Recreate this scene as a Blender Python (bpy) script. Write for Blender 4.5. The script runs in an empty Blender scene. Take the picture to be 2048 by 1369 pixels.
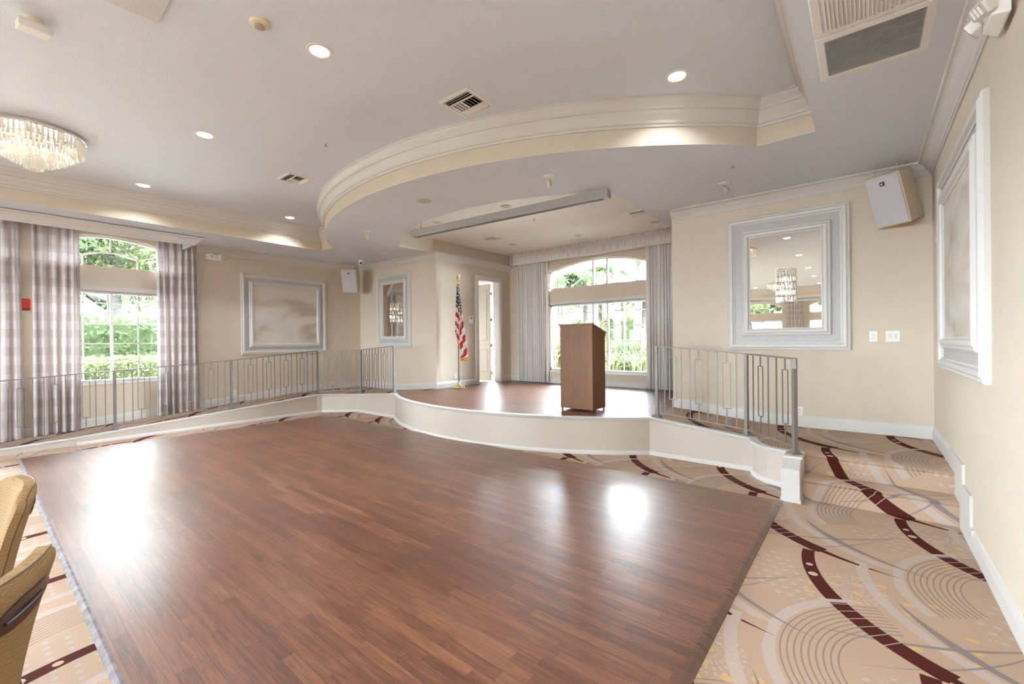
import bpy, bmesh, math, random
from mathutils import Vector, Matrix
from mathutils.geometry import delaunay_2d_cdt
PI = math.pi
sc = bpy.context.scene
COL = sc.collection
random.seed(7)

# ---------------------------------------------------------------- camera
W_PX, H_PX, F_PX = 2048, 1369, 875.33
cam_d = bpy.data.cameras.new('camera')
cam_d.sensor_fit = 'HORIZONTAL'; cam_d.sensor_width = 36.0
cam_d.lens = 36.0 * F_PX / W_PX; cam_d.clip_start = 0.02; cam_d.clip_end = 300
cam = bpy.data.objects.new('camera', cam_d); COL.objects.link(cam)
yaw, pitch, roll = .678572, -.00172711, -.00974493
f = Vector((-math.sin(yaw)*math.cos(pitch), math.cos(yaw)*math.cos(pitch), math.sin(pitch)))
r = Vector((math.cos(yaw), math.sin(yaw), 0)); u = r.cross(f)
r2 = r*math.cos(roll)+u*math.sin(roll); u2 = -r*math.sin(roll)+u*math.cos(roll)
M = Matrix((r2, u2, -f)).transposed().to_4x4(); M.translation = Vector((0, 0, 1.5))
cam.matrix_world = M
sc.camera = cam

# ---------------------------------------------------------------- view and world
sc.view_settings.view_transform = 'Standard'; sc.view_settings.look = 'None'
sc.view_settings.gamma = 1.0; sc.view_settings.use_curve_mapping = False
sc.view_settings.exposure = 0.82
sc.cycles.use_denoising = True
sc.cycles.max_bounces = 12; sc.cycles.diffuse_bounces = 6; sc.cycles.glossy_bounces = 5
sc.cycles.transmission_bounces = 6; sc.cycles.transparent_max_bounces = 24
sc.cycles.sample_clamp_indirect = 60.0
sc.cycles.caustics_reflective = False; sc.cycles.caustics_refractive = False
world = bpy.data.worlds.new('sky'); sc.world = world; world.use_nodes = True
nt = world.node_tree; bg = nt.nodes['Background']
sky = nt.nodes.new('ShaderNodeTexSky'); sky.sky_type = 'HOSEK_WILKIE'
sky.sun_direction = Vector((-.42, .32, .85)).normalized(); sky.turbidity = 4.0; sky.ground_albedo = .4
mx = nt.nodes.new('ShaderNodeMixRGB'); mx.inputs[0].default_value = .75
mx.inputs[2].default_value = (.86, .93, 1.0, 1)
nt.links.new(sky.outputs[0], mx.inputs[1]); nt.links.new(mx.outputs[0], bg.inputs[0])
bg.inputs[1].default_value = 76.0
sun_d = bpy.data.lights.new('sun', 'SUN'); sun_d.energy = 44.0; sun_d.angle = .02; sun_d.color = (1, .94, .84)
sun = bpy.data.objects.new('sun', sun_d); COL.objects.link(sun)
sun.rotation_euler = Vector((-.42, .32, .85)).to_track_quat('Z', 'Y').to_euler()
LAMP_W = 18.0      # every recessed ceiling lamp
GZP = .31

# ---------------------------------------------------------------- shader node helper
class S:
    """a value socket with arithmetic"""
    def __init__(s, nt, sock): s.nt = nt; s.k = sock
    def m(s, op, *a):
        n = s.nt.nodes.new('ShaderNodeMath'); n.operation = op
        for i, v in enumerate((s,)+a):
            if isinstance(v, S): s.nt.links.new(v.k, n.inputs[i])
            else: n.inputs[i].default_value = v
        return S(s.nt, n.outputs[0])
    def __add__(s, o): return s.m('ADD', o)
    def __sub__(s, o): return s.m('SUBTRACT', o)
    def __mul__(s, o): return s.m('MULTIPLY', o)
    def __truediv__(s, o): return s.m('DIVIDE', o)
    def abs(s): return s.m('ABSOLUTE')
    def floor(s): return s.m('FLOOR')
    def mn(s, o): return s.m('MINIMUM', o)
    def mxx(s, o): return s.m('MAXIMUM', o)
    def sat(s):
        r_ = s.m('MULTIPLY', 1.0); r_.k.node.use_clamp = True; return r_
    def lt(s, o): return s.m('LESS_THAN', o)
    def gt(s, o): return s.m('GREATER_THAN', o)
    def mod(s, o): return s.m('FLOORED_MODULO', o)
def hyp(a, b): return (a*a + b*b).m('SQRT')

def new_mat(name):
    m = bpy.data.materials.new(name); m.use_nodes = True
    return m, m.node_tree, m.node_tree.nodes['Principled BSDF']
def coords(nt, kind='Object'):
    tc = nt.nodes.new('ShaderNodeTexCoord'); return tc.outputs[kind]
def noise(nt, vec, scale, detail=3, rough=.5, dist=0):
    n = nt.nodes.new('ShaderNodeTexNoise'); n.inputs['Scale'].default_value = scale
    n.inputs['Detail'].default_value = detail; n.inputs['Roughness'].default_value = rough
    n.inputs['Distortion'].default_value = dist
    if vec is not None: nt.links.new(vec, n.inputs['Vector'])
    return n.outputs[0]
def ramp(nt, fac, stops):
    n = nt.nodes.new('ShaderNodeValToRGB'); e = n.color_ramp.elements
    while len(e) < len(stops): e.new(.5)
    for i, (p, c) in enumerate(stops):
        e[i].position = p; e[i].color = (*c, 1)
    nt.links.new(fac, n.inputs[0]); return n.outputs[0]
def mixc(nt, fac, a, b):
    n = nt.nodes.new('ShaderNodeMixRGB')
    for i, v in ((0, fac), (1, a), (2, b)):
        if isinstance(v, S): v = v.k
        if isinstance(v, bpy.types.NodeSocket): nt.links.new(v, n.inputs[i])
        elif i == 0: n.inputs[0].default_value = v
        else: n.inputs[i].default_value = (*v, 1)
    return n.outputs[0]
def bump(nt, b, h, strength, dist=.01):
    n = nt.nodes.new('ShaderNodeBump'); n.inputs['Strength'].default_value = strength
    n.inputs['Distance'].default_value = dist
    nt.links.new(h.k if isinstance(h, S) else h, n.inputs['Height']); nt.links.new(n.outputs[0], b.inputs['Normal'])
def mapping(nt, vec, scale=(1, 1, 1), rot=(0, 0, 0)):
    n = nt.nodes.new('ShaderNodeMapping'); n.inputs['Scale'].default_value = scale
    n.inputs['Rotation'].default_value = rot; nt.links.new(vec, n.inputs['Vector']); return n.outputs[0]

MATS = {}
def simple(name, col, rough=.5, metal=0, var=.04, vs=8, bmp=0, bs=120, spec=.5, bd=.004, emit=0):
    m, nt, b = new_mat(name)
    v = coords(nt)
    n = noise(nt, v, vs, 3)
    lo = tuple(max(0, c*(1-var)) for c in col); hi = tuple(min(1, c*(1+var)) for c in col)
    nt.links.new(ramp(nt, n, [(.3, lo), (.7, hi)]), b.inputs['Base Color'])
    b.inputs['Roughness'].default_value = rough; b.inputs['Metallic'].default_value = metal
    b.inputs['Specular IOR Level'].default_value = spec
    if bmp: bump(nt, b, noise(nt, v, bs, 2), bmp, bd)
    if emit:
        b.inputs['Emission Color'].default_value = (*col, 1); b.inputs['Emission Strength'].default_value = emit
    MATS[name] = m; return m
WALL = simple('wall_paint', (.645, .565, .47), .8, var=.015, bmp=.25, bs=90, spec=.25)
CEIL = simple('ceiling_plaster', (.73, .785, .855), .9, var=.01, bmp=.3, bs=75, spec=.2, bd=.01)
TRIM = simple('white_trim', (.64, .62, .605), .4, var=.01, vs=3)
RISER = simple('cream_riser', (.55, .485, .425), .5, var=.02, vs=3, bmp=.08)
PANEL = simple('grey_panel', (.49, .48, .49), .5, var=.05, vs=30)
PLASTIC = simple('white_plastic', (.82, .81, .79), .4, var=.01)
OLDPLASTIC = simple('aged_plastic', (.78, .70, .52), .5, var=.02)
STEEL = simple('brushed_steel', (.50, .475, .455), .34, metal=.85, var=.08, vs=60)
RAIL = simple('pewter_rail', (.20, .18, .165), .45, metal=.2, var=.06, vs=40)
CHROME = simple('chrome', (.8, .8, .8), .12, metal=1, var=.02)
BLACK = simple('black', (.015, .015, .015), .4)
DARKGAP = simple('dark_gap', (.05, .045, .04), .9)
GOLD = simple('polished_brass', (.83, .66, .30), .25, metal=.9, var=.1, vs=40)
RED = simple('red_enamel', (.62, .03, .02), .4)
GRILLE = simple('grille_cloth', (.56, .54, .575), .85, var=.05, vs=300, bmp=.3, bs=400)
SPKBOX = simple('cabinet_beige', (.66, .56, .44), .6, var=.03)
DOORW = simple('white_door', (.76, .74, .73), .45, var=.01)
SCREENM = simple('screen_case_grey', (.36, .35, .335), .5, var=.02)
MULLION = simple('window_vinyl', (.80, .79, .77), .4, var=.01)
TRUNK = simple('bark', (.025, .022, .020), .9, var=.3, vs=12, bmp=.8, bs=25, bd=.03)
PALMTRUNK = simple('palm_bark', (.029, .023, .020), .9, var=.25, vs=14, bmp=.8, bs=18, bd=.03)
CONC = simple('stucco_outside', (.2, .18, .15), .9, bmp=.3)
MULCH = simple('mulch', (.028, .021, .019), .95, var=.3, vs=40)
CAGE = simple('dull_aluminium', (.022, .022, .025), .5)

def emis(name, col, st):
    m = bpy.data.materials.new(name); m.use_nodes = True; nt = m.node_tree; nt.nodes.clear()
    e = nt.nodes.new('ShaderNodeEmission'); o = nt.nodes.new('ShaderNodeOutputMaterial')
    n = noise(nt, coords(nt), 5); c = ramp(nt, n, [(0, tuple(x*.97 for x in col)), (1, col)])
    nt.links.new(c, e.inputs[0]); e.inputs[1].default_value = st
    nt.links.new(e.outputs[0], o.inputs[0]); return m
LAMPGLOW = emis('lamp_glow', (1, .93, .82), 9.0)
BULBGLOW = emis('bulb_glow', (1, .84, .62), 6.0)

def mixshader(name, a_kind, b_kind, fac, ca, cb, rough=.05, fres=False):
    m = bpy.data.materials.new(name); m.use_nodes = True; nt = m.node_tree; nt.nodes.clear()
    def mk(k, c):
        n = nt.nodes.new(k); n.inputs['Color'].default_value = (*c, 1)
        if 'Roughness' in n.inputs: n.inputs['Roughness'].default_value = rough
        return n
    A, B = mk(a_kind, ca), mk(b_kind, cb); mxs = nt.nodes.new('ShaderNodeMixShader')
    if fres:
        fr = nt.nodes.new('ShaderNodeFresnel'); fr.inputs[0].default_value = 1.45
        s_ = S(nt, fr.outputs[0])*fac; nt.links.new(s_.k, mxs.inputs[0])
    else: mxs.inputs[0].default_value = fac
    nt.links.new(A.outputs[0], mxs.inputs[1]); nt.links.new(B.outputs[0], mxs.inputs[2])
    o = nt.nodes.new('ShaderNodeOutputMaterial'); nt.links.new(mxs.outputs[0], o.inputs[0]); return m
GLASS = mixshader('window_glass', 'ShaderNodeBsdfTransparent', 'ShaderNodeBsdfGlossy', 1.0, (.98, 1, .99), (1, 1, 1), .01, True)
CRYSTAL = mixshader('cut_crystal', 'ShaderNodeBsdfTransparent', 'ShaderNodeBsdfGlossy', .6, (1, .985, .95), (.95, .94, .92), .12)
CRYSTAL2 = mixshader('cut_crystal_frosted', 'ShaderNodeBsdfTranslucent', 'ShaderNodeBsdfGlossy', .22, (.95, .93, .88), (.95, .95, .95), .15)
MIRROR, nt_, b_ = new_mat('mirror_glass')
b_.inputs['Metallic'].default_value = 1; b_.inputs['Roughness'].default_value = .012
nt_.links.new(ramp(nt_, noise(nt_, coords(nt_), 2), [(0, (.80, .80, .77)), (1, (.83, .83, .80))]), b_.inputs['Base Color'])

# wood planks running along x
def wood(name, c_lo, c_mid, c_hi, plank=.083, rough=.27, length=.75, axis='X', joints=True, coat=.35):
    m, nt, b = new_mat(name); v = coords(nt)
    sp = nt.nodes.new('ShaderNodeSeparateXYZ'); nt.links.new(v, sp.inputs[0])
    X, Y, Z = (S(nt, sp.outputs[i]) for i in range(3))
    if axis == 'Z': X, Y = Z, X + Y
    row = (Y/plank).floor()
    wn = nt.nodes.new('ShaderNodeTexWhiteNoise'); wn.noise_dimensions = '1D'; nt.links.new(row.k, wn.inputs['W'])
    off = S(nt, wn.outputs[0])
    xx = X + off*7.3
    col_ = (xx/length).floor()
    wn2 = nt.nodes.new('ShaderNodeTexWhiteNoise'); wn2.noise_dimensions = '2D'
    cb = nt.nodes.new('ShaderNodeCombineXYZ'); nt.links.new(row.k, cb.inputs[0]); nt.links.new(col_.k, cb.inputs[1])
    nt.links.new(cb.outputs[0], wn2.inputs['Vector']); rnd = S(nt, wn2.outputs[0])
    gc = nt.nodes.new('ShaderNodeCombineXYZ')
    nt.links.new((X*2.2 + rnd*31).k, gc.inputs[0]); nt.links.new((Y*26 + rnd*17).k, gc.inputs[1])
    if axis == 'Z': pass
    g1 = S(nt, noise(nt, gc.outputs[0], 1.6, 6, .62, .9))
    g2 = S(nt, noise(nt, mapping(nt, v, (1.1, 1.1, 1.1)), 1.3, 3))
    gw = nt.nodes.new('ShaderNodeTexWave'); gw.wave_type = 'BANDS'; gw.bands_direction = 'Y'; gw.inputs['Scale'].default_value = 3.2
    gw.inputs['Distortion'].default_value = 5.5; gw.inputs['Detail'].default_value = 2.5; gw.inputs['Detail Scale'].default_value = .7
    gc2 = nt.nodes.new('ShaderNodeCombineXYZ'); nt.links.new((X*1.1 + rnd*23).k, gc2.inputs[0]); nt.links.new((Y*9 + rnd*11).k, gc2.inputs[1]); nt.links.new(gc2.outputs[0], gw.inputs[0])
    t = (rnd*.24 + g1*.95 + g2*.30 + S(nt, gw.outputs[0])*.10 - .30)
    c = ramp(nt, t.k, [(.22, c_lo), (.5, c_mid), (.8, c_hi)])
    if joints:
        fy = (Y/plank).mod(1.0); fx = (xx/length).mod(1.0)
        gap = ((fy.mn((fy*-1)+1)*plank).lt(.0013)).mxx((fx.mn((fx*-1)+1)*length).lt(.0013))
        c = mixc(nt, gap*.6, c, tuple(x*.35 for x in c_lo))
        bump(nt, b, (g1*.3 - gap), .12, .003)
    nt.links.new(c, b.inputs['Base Color'])
    b.inputs['Roughness'].default_value = rough
    nt.links.new((g1*.14 + rough - .05).k, b.inputs['Roughness'])
    b.inputs['Coat Weight'].default_value = coat; b.inputs['Coat Roughness'].default_value = .31
    return m
WOOD = wood('dance_floor_oak', (.068, .022, .009), (.158, .054, .025), (.27, .108, .053), plank=.066, coat=.45, rough=.38)
STAGEWOOD = wood('stage_oak', (.080, .028, .014), (.16, .062, .034), (.25, .11, .064), rough=.42, coat=.22)
EDGEWOOD = wood('dark_edge_oak', (.07, .03, .018), (.13, .06, .038), (.2, .1, .065), plank=.5, joints=False)
PALEEDGE = simple('speckled_pale_edge', (.22, .19, .20), .75, var=.35, vs=22, spec=.15)  # pale grey with random speckle
LECTERN = wood('lectern_veneer', (.115, .043, .015), (.17, .068, .025), (.22, .096, .038), plank=.9, length=9, axis='Z', rough=.5, joints=False, coat=.0)
LECTOP = simple('lectern_edge', (.26, .15, .06), .4)

# marble-look painted panel
def art(name, seed):
    m, nt, b = new_mat(name); v = coords(nt)
    n = nt.nodes.new('ShaderNodeMapping'); nt.links.new(v, n.inputs[0]); n.inputs['Location'].default_value = (seed, seed*.7, seed*.3)
    w1 = noise(nt, mapping(nt, n.outputs[0], (.8, .8, 1.5), (.3, .3, 0)), .9, 3, .5, 1.2)
    base = ramp(nt, w1, [(.25, (.50, .42, .34)), (.42, (.60, .54, .47)), (.55, (.66, .62, .56)), (.75, (.56, .54, .51))])
    w2 = S(nt, noise(nt, mapping(nt, n.outputs[0], (.7, .7, 2.2), (.45, .45, 0)), .85, 4, .5, .55))
    vein = ((w2 - .5).abs()*-11 + 1).sat()
    w3 = S(nt, noise(nt, n.outputs[0], 1.3, 2))
    vein = vein*((w3-.42)*5).sat()
    w4 = S(nt, noise(nt, n.outputs[0], 9, 4, .7))
    c = mixc(nt, vein*(w4*.8 + .25)*.85, base, (.33, .24, .165))
    nt.links.new(c, b.inputs['Base Color']); b.inputs['Roughness'].default_value = .45
    return m

# carpet: interlaced arcs on a staggered lattice
def carpet():
    m, nt, b = new_mat('patterned_carpet'); v = coords(nt)
    sp = nt.nodes.new('ShaderNodeSeparateXYZ'); nt.links.new(v, sp.inputs[0])
    X, Y, Z = (S(nt, sp.outputs[i]) for i in range(3))
    px = X + .32; py = Y + Z - 3.73
    AX, BY, BX = 1.07, 1.08, .535
    def cell(x0, y0):
        yy = py - y0; row = (yy/BY).floor()
        ly = yy - row*BY + y0
        lx = ((px - row*BX) - x0).mod(AX) + x0
        return lx, ly
    def ring(lx, ly, cx, cy, R):
        dx, dy = lx - cx, ly - cy
        d = hyp(dx, dy) - R
        return d, (dy*-1).m('ARCTAN2', dx*-1)     # angle 0 at the left, growing downward
    aa = .004
    def stroke(d, w): return ((w - d.abs())/aa + .5).sat() if isinstance(w, S) else (((d.abs()*-1) + w)/aa + .5).sat()
    def rng(t, a, c): return t.gt(a)*t.lt(c)
    n_big = noise(nt, v, .8, 2); n_f = noise(nt, v, 260, 2, .7)
    base = ramp(nt, n_big, [(.3, (.44, .30, .218)), (.7, (.51, .37, .278))])
    base = mixc(nt, .22, base, ramp(nt, n_f, [(.3, (.28, .17, .11)), (.7, (.80, .64, .50))]))
    pale = (.53, .45, .42); grey = (.235, .205, .21); dark = (.085, .018, .014); fine = (.25, .19, .175); yel = (.66, .44, .19)
    # dots inside patches
    lx, ly = cell(-.45, -.9)
    cd = hyp(lx - .02, ly + .42)
    gx, gy = (px*16 + (py*13).floor()*.5).mod(1.0) - .5, (py*13).mod(1.0) - .5
    dot = (hyp(gx, gy*1.6)).lt(.27)
    nz = S(nt, noise(nt, v, 1.6, 1))
    base = mixc(nt, dot*cd.lt(.34)*nz.gt(.47)*.8, base, pale)
    lx, ly = cell(-.2, -.9)
    cd = hyp(lx - .42, ly + .62)
    gx, gy = (px*9).mod(1.0) - .5, (py*9 + (px*9).floor()*.37).mod(1.0) - .5
    base = mixc(nt, (hyp(gx, gy*1.4)).lt(.24)*cd.lt(.40)*nz.lt(.50)*.75, base, yel)
    # sunburst of dashes
    lx, ly = cell(-.30, -.95)
    dx, dy = lx - .25, ly + .42
    d = hyp(dx, dy); t = dy.m('ARCTAN2', dx)
    dash = ((t*(26/(2*PI))).mod(1.0) - .5).abs().lt(.2)*((d*26).mod(1.0)).lt(.6)*rng(d, .04, .17)
    base = mixc(nt, dash*.75, base, pale)
    # pale broad companion arcs
    lx, ly = cell(.25, -1.08)
    d, t = ring(lx, ly, 1.49, 0, 1.2)
    base = mixc(nt, stroke(d, .03)*.7, base, pale)
    lx, ly = cell(-.62, -.55)
    d, t = ring(lx, ly, .1, -.1, .70)
    base = mixc(nt, stroke(d, .028)*rng(t, -1.0, .6)*.75, base, pale)
    # fans of thin lines
    d, t = ring(lx, ly, .1, -.1, 0)
    ln = (((d/.029).mod(1.0)) - .5).abs().lt(.13)
    base = mixc(nt, ln*rng(d, .40, .665)*rng(t, -1.15, .62)*.75, base, fine)
    # thin grey sweeps
    lx, ly = cell(-.40, .0)
    d, t = ring(lx, ly, -.75, 1.83, 1.755)
    w = ((lx + .38)*.016 + .003).mn(((lx*-1) + .60)*.022)
    base = mixc(nt, stroke(d, w)*.85, base, grey)
    lx, ly = cell(-.30, -.1)
    d, t = ring(lx, ly, -.9, 1.3, 1.54)
    w = ((lx + .25)*.014).mn(((lx*-1) + .52)*.02)
    base = mixc(nt, stroke(d, w)*.8, base, grey)
    # tapered grey arc
    lx, ly = cell(-.15, -.06)
    d, t = ring(lx, ly, .96, 1.08, 1.13)
    w = ((t - .38)*.075).mn((t*-1 + 1.32)*.045).mn(.026)
    base = mixc(nt, stroke(d, w)*rng(t, .38, 1.32)*.9, base, grey)
    # thick dark arcs and their tails
    lx, ly = cell(-.09, -1.08)
    d, t = ring(lx, ly, 1.2, 0, 1.2)
    w = (t*.016 + .036)
    msk = stroke(d, w)*rng(t, -.02, 1.06)*(rng(t, .545, .572)*-1 + 1)
    base = mixc(nt, msk, base, dark)
    lnl = (((t*1.0 - .58)/.055).mod(1.0)).lt(.10)*t.gt(.58)*t.lt(.9)
    base = mixc(nt, msk*lnl*.7, base, pale)
    hole = hyp((t - .20)*1.2, d).lt(.020).mxx(hyp((t - .31)*1.2, d - .004).lt(.026))
    base = mixc(nt, msk*hole*.9, base, (.62, .46, .34))
    lx, ly = cell(-.35, -.25)
    d, t = ring(lx, ly, .665, 1.08, 1.2)
    w = ((t*-1 + 1.43)*.062).mn(.022)
    base = mixc(nt, stroke(d, w)*rng(t, .98, 1.43)*(rng(t, 1.245, 1.29)*-1 + 1), base, dark)
    # short spur to the left of each junction
    d2 = (ly - lx*-.85 - .02)*.76
    w = ((lx + .28)*.13).mn(.022)
    base = mixc(nt, stroke(d2, w)*rng(lx, -.28, .0)*0.0, base, dark)
    nt.links.new(base, b.inputs['Base Color']); b.inputs['Roughness'].default_value = .95
    b.inputs['Specular IOR Level'].default_value = .1
    bump(nt, b, n_f, .5, .006)
    return m
CARPET = carpet()

# cloths: uv.x across the width in metres, uv.y height in metres
def cloth(name, kind):
    m = bpy.data.materials.new(name); m.use_nodes = True; nt = m.node_tree; nt.nodes.clear()
    uv = coords(nt, 'UV'); sp = nt.nodes.new('ShaderNodeSeparateXYZ'); nt.links.new(uv, sp.inputs[0])
    U, V = S(nt, sp.outputs[0]), S(nt, sp.outputs[1])
    wv = noise(nt, mapping(nt, uv, (60, 200, 1)), 1, 2)
    if kind == 'plaid':
        row = ((V/.27).mod(1.0)).lt(.5)
        st = nt.nodes.new('ShaderNodeTexNoise'); st.noise_dimensions = '1D'; st.inputs['Scale'].default_value = 9; st.inputs['Detail'].default_value = 2  # brown streaks paint the dark valleys between the folds
        nt.links.new(U.k, st.inputs['W'])
        c = ramp(nt, st.outputs[0], [(.38, (.40, .29, .25)), (.48, (.60, .53, .53)), (.60, (.72, .68, .71))])
        c = mixc(nt, row*.42, c, (.42, .31, .27))
        c = mixc(nt, ((U/.31).mod(1.0)).lt(.3)*.22, c, (.80, .76, .77))
        trl, trn = .09, 0
    elif kind == 'stripe':
        st = nt.nodes.new('ShaderNodeTexNoise'); st.noise_dimensions = '1D'; st.inputs['Scale'].default_value = 55
        nt.links.new(U.k, st.inputs['W'])
        c = ramp(nt, st.outputs[0], [(.36, (.46, .43, .43)), (.5, (.78, .755, .745)), (.62, (.88, .865, .86))])
        trl, trn = .03, 0
    else:
        st = nt.nodes.new('ShaderNodeTexNoise'); st.inputs['Scale'].default_value = 1; st.inputs['Detail'].default_value = 3
        nt.links.new(mapping(nt, uv, (70, 5, 1)), st.inputs['Vector'])
        c = ramp(nt, st.outputs[0], [(.34, (.58, .56, .56)), (.55, (.84, .825, .82)), (.7, (.92, .91, .91))])
        trl, trn = .05, 0
    c = mixc(nt, .15, c, wv)
    d = nt.nodes.new('ShaderNodeBsdfDiffuse'); tl = nt.nodes.new('ShaderNodeBsdfTranslucent')
    nt.links.new(c, d.inputs[0]); nt.links.new(c, tl.inputs[0])
    m1 = nt.nodes.new('ShaderNodeMixShader'); m1.inputs[0].default_value = trl
    nt.links.new(d.outputs[0], m1.inputs[1]); nt.links.new(tl.outputs[0], m1.inputs[2])
    g = nt.nodes.new('ShaderNodeBsdfGlossy'); g.inputs['Roughness'].default_value = .45
    m2 = nt.nodes.new('ShaderNodeMixShader'); m2.inputs[0].default_value = .07
    nt.links.new(m1.outputs[0], m2.inputs[1]); nt.links.new(g.outputs[0], m2.inputs[2]); last = m2
    if trn:
        tp = nt.nodes.new('ShaderNodeBsdfTransparent'); m3 = nt.nodes.new('ShaderNodeMixShader'); m3.inputs[0].default_value = trn
        nt.links.new(m2.outputs[0], m3.inputs[1]); nt.links.new(tp.outputs[0], m3.inputs[2]); last = m3
    o = nt.nodes.new('ShaderNodeOutputMaterial'); nt.links.new(last.outputs[0], o.inputs[0]); return m
PLAID = cloth('sheer_plaid', 'plaid'); STRIPE = cloth('striped_drape', 'stripe'); GATHER = cloth('gathered_valance', 'gather')

def leaf_mat(name, a, c):
    m = bpy.data.materials.new(name); m.use_nodes = True; nt = m.node_tree; nt.nodes.clear()
    v = coords(nt); n = noise(nt, v, 2.5, 4, .7)
    col_ = ramp(nt, n, [(.3, a), (.7, c)])
    d = nt.nodes.new('ShaderNodeBsdfDiffuse'); tl = nt.nodes.new('ShaderNodeBsdfTranslucent')
    nt.links.new(col_, d.inputs[0]); nt.links.new(col_, tl.inputs[0])
    m1 = nt.nodes.new('ShaderNodeMixShader'); m1.inputs[0].default_value = .45
    nt.links.new(d.outputs[0], m1.inputs[1]); nt.links.new(tl.outputs[0], m1.inputs[2])
    o = nt.nodes.new('ShaderNodeOutputMaterial'); nt.links.new(m1.outputs[0], o.inputs[0]); return m
LEAF_D = leaf_mat('leaf_deep', (0.0248, 0.0405, 0.0180), (0.0519, 0.0699, 0.0339))
LEAF_L = leaf_mat('leaf_light', (0.0451, 0.0620, 0.0248), (0.0844, 0.0948, 0.0496))
LEAF_Y = leaf_mat('leaf_yellow', (0.0585, 0.0699, 0.0204), (0.0993, 0.1036, 0.0451))
GRASS = leaf_mat('lawn', (0.0473, 0.0564, 0.0272), (0.0655, 0.0699, 0.0405))
FABRIC, nt_, b_ = new_mat('moire_upholstery')
v_ = coords(nt_)
wv_ = nt_.nodes.new('ShaderNodeTexWave'); wv_.wave_type = 'RINGS'; wv_.inputs['Scale'].default_value = 34; wv_.inputs['Distortion'].default_value = 11
wv_.inputs['Detail'].default_value = 1; wv_.inputs['Detail Scale'].default_value = .8; nt_.links.new(v_, wv_.inputs[0])
nt_.links.new(mixc(nt_, .25, ramp(nt_, wv_.outputs[0], [(.2, (.26, .155, .065)), (.8, (.34, .22, .10))]), ramp(nt_, noise(nt_, v_, 350, 2), [(.3, (.13, .075, .03)), (.7, (.50, .37, .20))])), b_.inputs['Base Color'])
b_.inputs['Roughness'].default_value = .9; b_.inputs['Specular IOR Level'].default_value = .15
bump(nt_, b_, noise(nt_, v_, 400, 2), .3, .003)
SEAM = simple('brown_piping', (.12, .05, .025), .6)
HANDLE = simple('dark_handle', (.035, .012, .008), .18, spec=.8)

# flag: uv.x = across folds, uv.y = 0 top .. 1 bottom
FLAG, nt_, b_ = new_mat('flag_cloth')
uv_ = coords(nt_, 'UV'); sp_ = nt_.nodes.new('ShaderNodeSeparateXYZ'); nt_.links.new(uv_, sp_.inputs[0])
U_, V_ = S(nt_, sp_.outputs[0]), S(nt_, sp_.outputs[1])
st_ = ((V_*5.5 + U_*1.6).mod(1.0)).lt(.5)
c_ = mixc(nt_, st_, (.80, .76, .76), (.52, .03, .035))
gx_ = (U_*5.5 + (V_*26).floor()*.5).mod(1.0) - .5; gy_ = (V_*26).mod(1.0) - .5
ang_ = gy_.m('ARCTAN2', gx_); rad_ = hyp(gx_, gy_)
star_ = rad_.lt(((ang_*5).m('COSINE')*.09) + .24)
cant_ = mixc(nt_, star_, (.018, .022, .075), (.85, .85, .85))
c_ = mixc(nt_, (V_ + U_*.06).lt(.40), c_, cant_)
nt_.links.new(c_, b_.inputs['Base Color']); b_.inputs['Roughness'].default_value = .6; b_.inputs['Sheen Weight'].default_value = .3
FRINGE = simple('gold_fringe', (.75, .40, .12), .7, var=.2, vs=200)

# ---------------------------------------------------------------- mesh helpers
def bm_new(): return bmesh.new()
def finish(name, bm, mat, parent=None, smooth=False, bevel=0, loc=None, recalc=True, autos=True):
    if recalc: bmesh.ops.recalc_face_normals(bm, faces=bm.faces[:])
    me = bpy.data.meshes.new(name); bm.to_mesh(me); bm.free()
    for m in (mat if isinstance(mat, (list, tuple)) else [mat]): me.materials.append(m)
    o = bpy.data.objects.new(name, me); COL.objects.link(o)
    if parent: o.parent = parent
    if smooth:
        for p in me.polygons: p.use_smooth = True
        if autos: me.set_sharp_from_angle(angle=math.radians(40))
    if bevel:
        md = o.modifiers.new('bevel', 'BEVEL'); md.width = bevel; md.segments = 2; md.limit_method = 'ANGLE'; md.angle_limit = math.radians(40)
    if loc: o.location = loc
    return o
def box(bm, x0, x1, y0, y1, z0, z1, M=None, mi=0):
    vs = [bm.verts.new(Vector(p)) for p in ((x0,y0,z0),(x1,y0,z0),(x1,y1,z0),(x0,y1,z0),(x0,y0,z1),(x1,y0,z1),(x1,y1,z1),(x0,y1,z1))]
    if M is not None:
        for v in vs: v.co = M @ v.co
    for q in ((0,3,2,1),(4,5,6,7),(0,1,5,4),(1,2,6,5),(2,3,7,6),(3,0,4,7)):
        fa = bm.faces.new([vs[i] for i in q]); fa.material_index = mi
    return vs
def cyl(bm, p0, p1, r0, r1=None, n=16, caps=True):
    r1 = r0 if r1 is None else r1
    p0, p1 = Vector(p0), Vector(p1); d = (p1-p0).normalized()
    a = d.orthogonal().normalized(); b = d.cross(a)
    A = [bm.verts.new(p0 + (a*math.cos(t)+b*math.sin(t))*r0) for t in (2*PI*i/n for i in range(n))]
    B = [bm.verts.new(p1 + (a*math.cos(t)+b*math.sin(t))*r1) for t in (2*PI*i/n for i in range(n))]
    for i in range(n): bm.faces.new((A[i], A[(i+1) % n], B[(i+1) % n], B[i]))
    if caps: bm.faces.new(A[::-1]); bm.faces.new(B)
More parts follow.
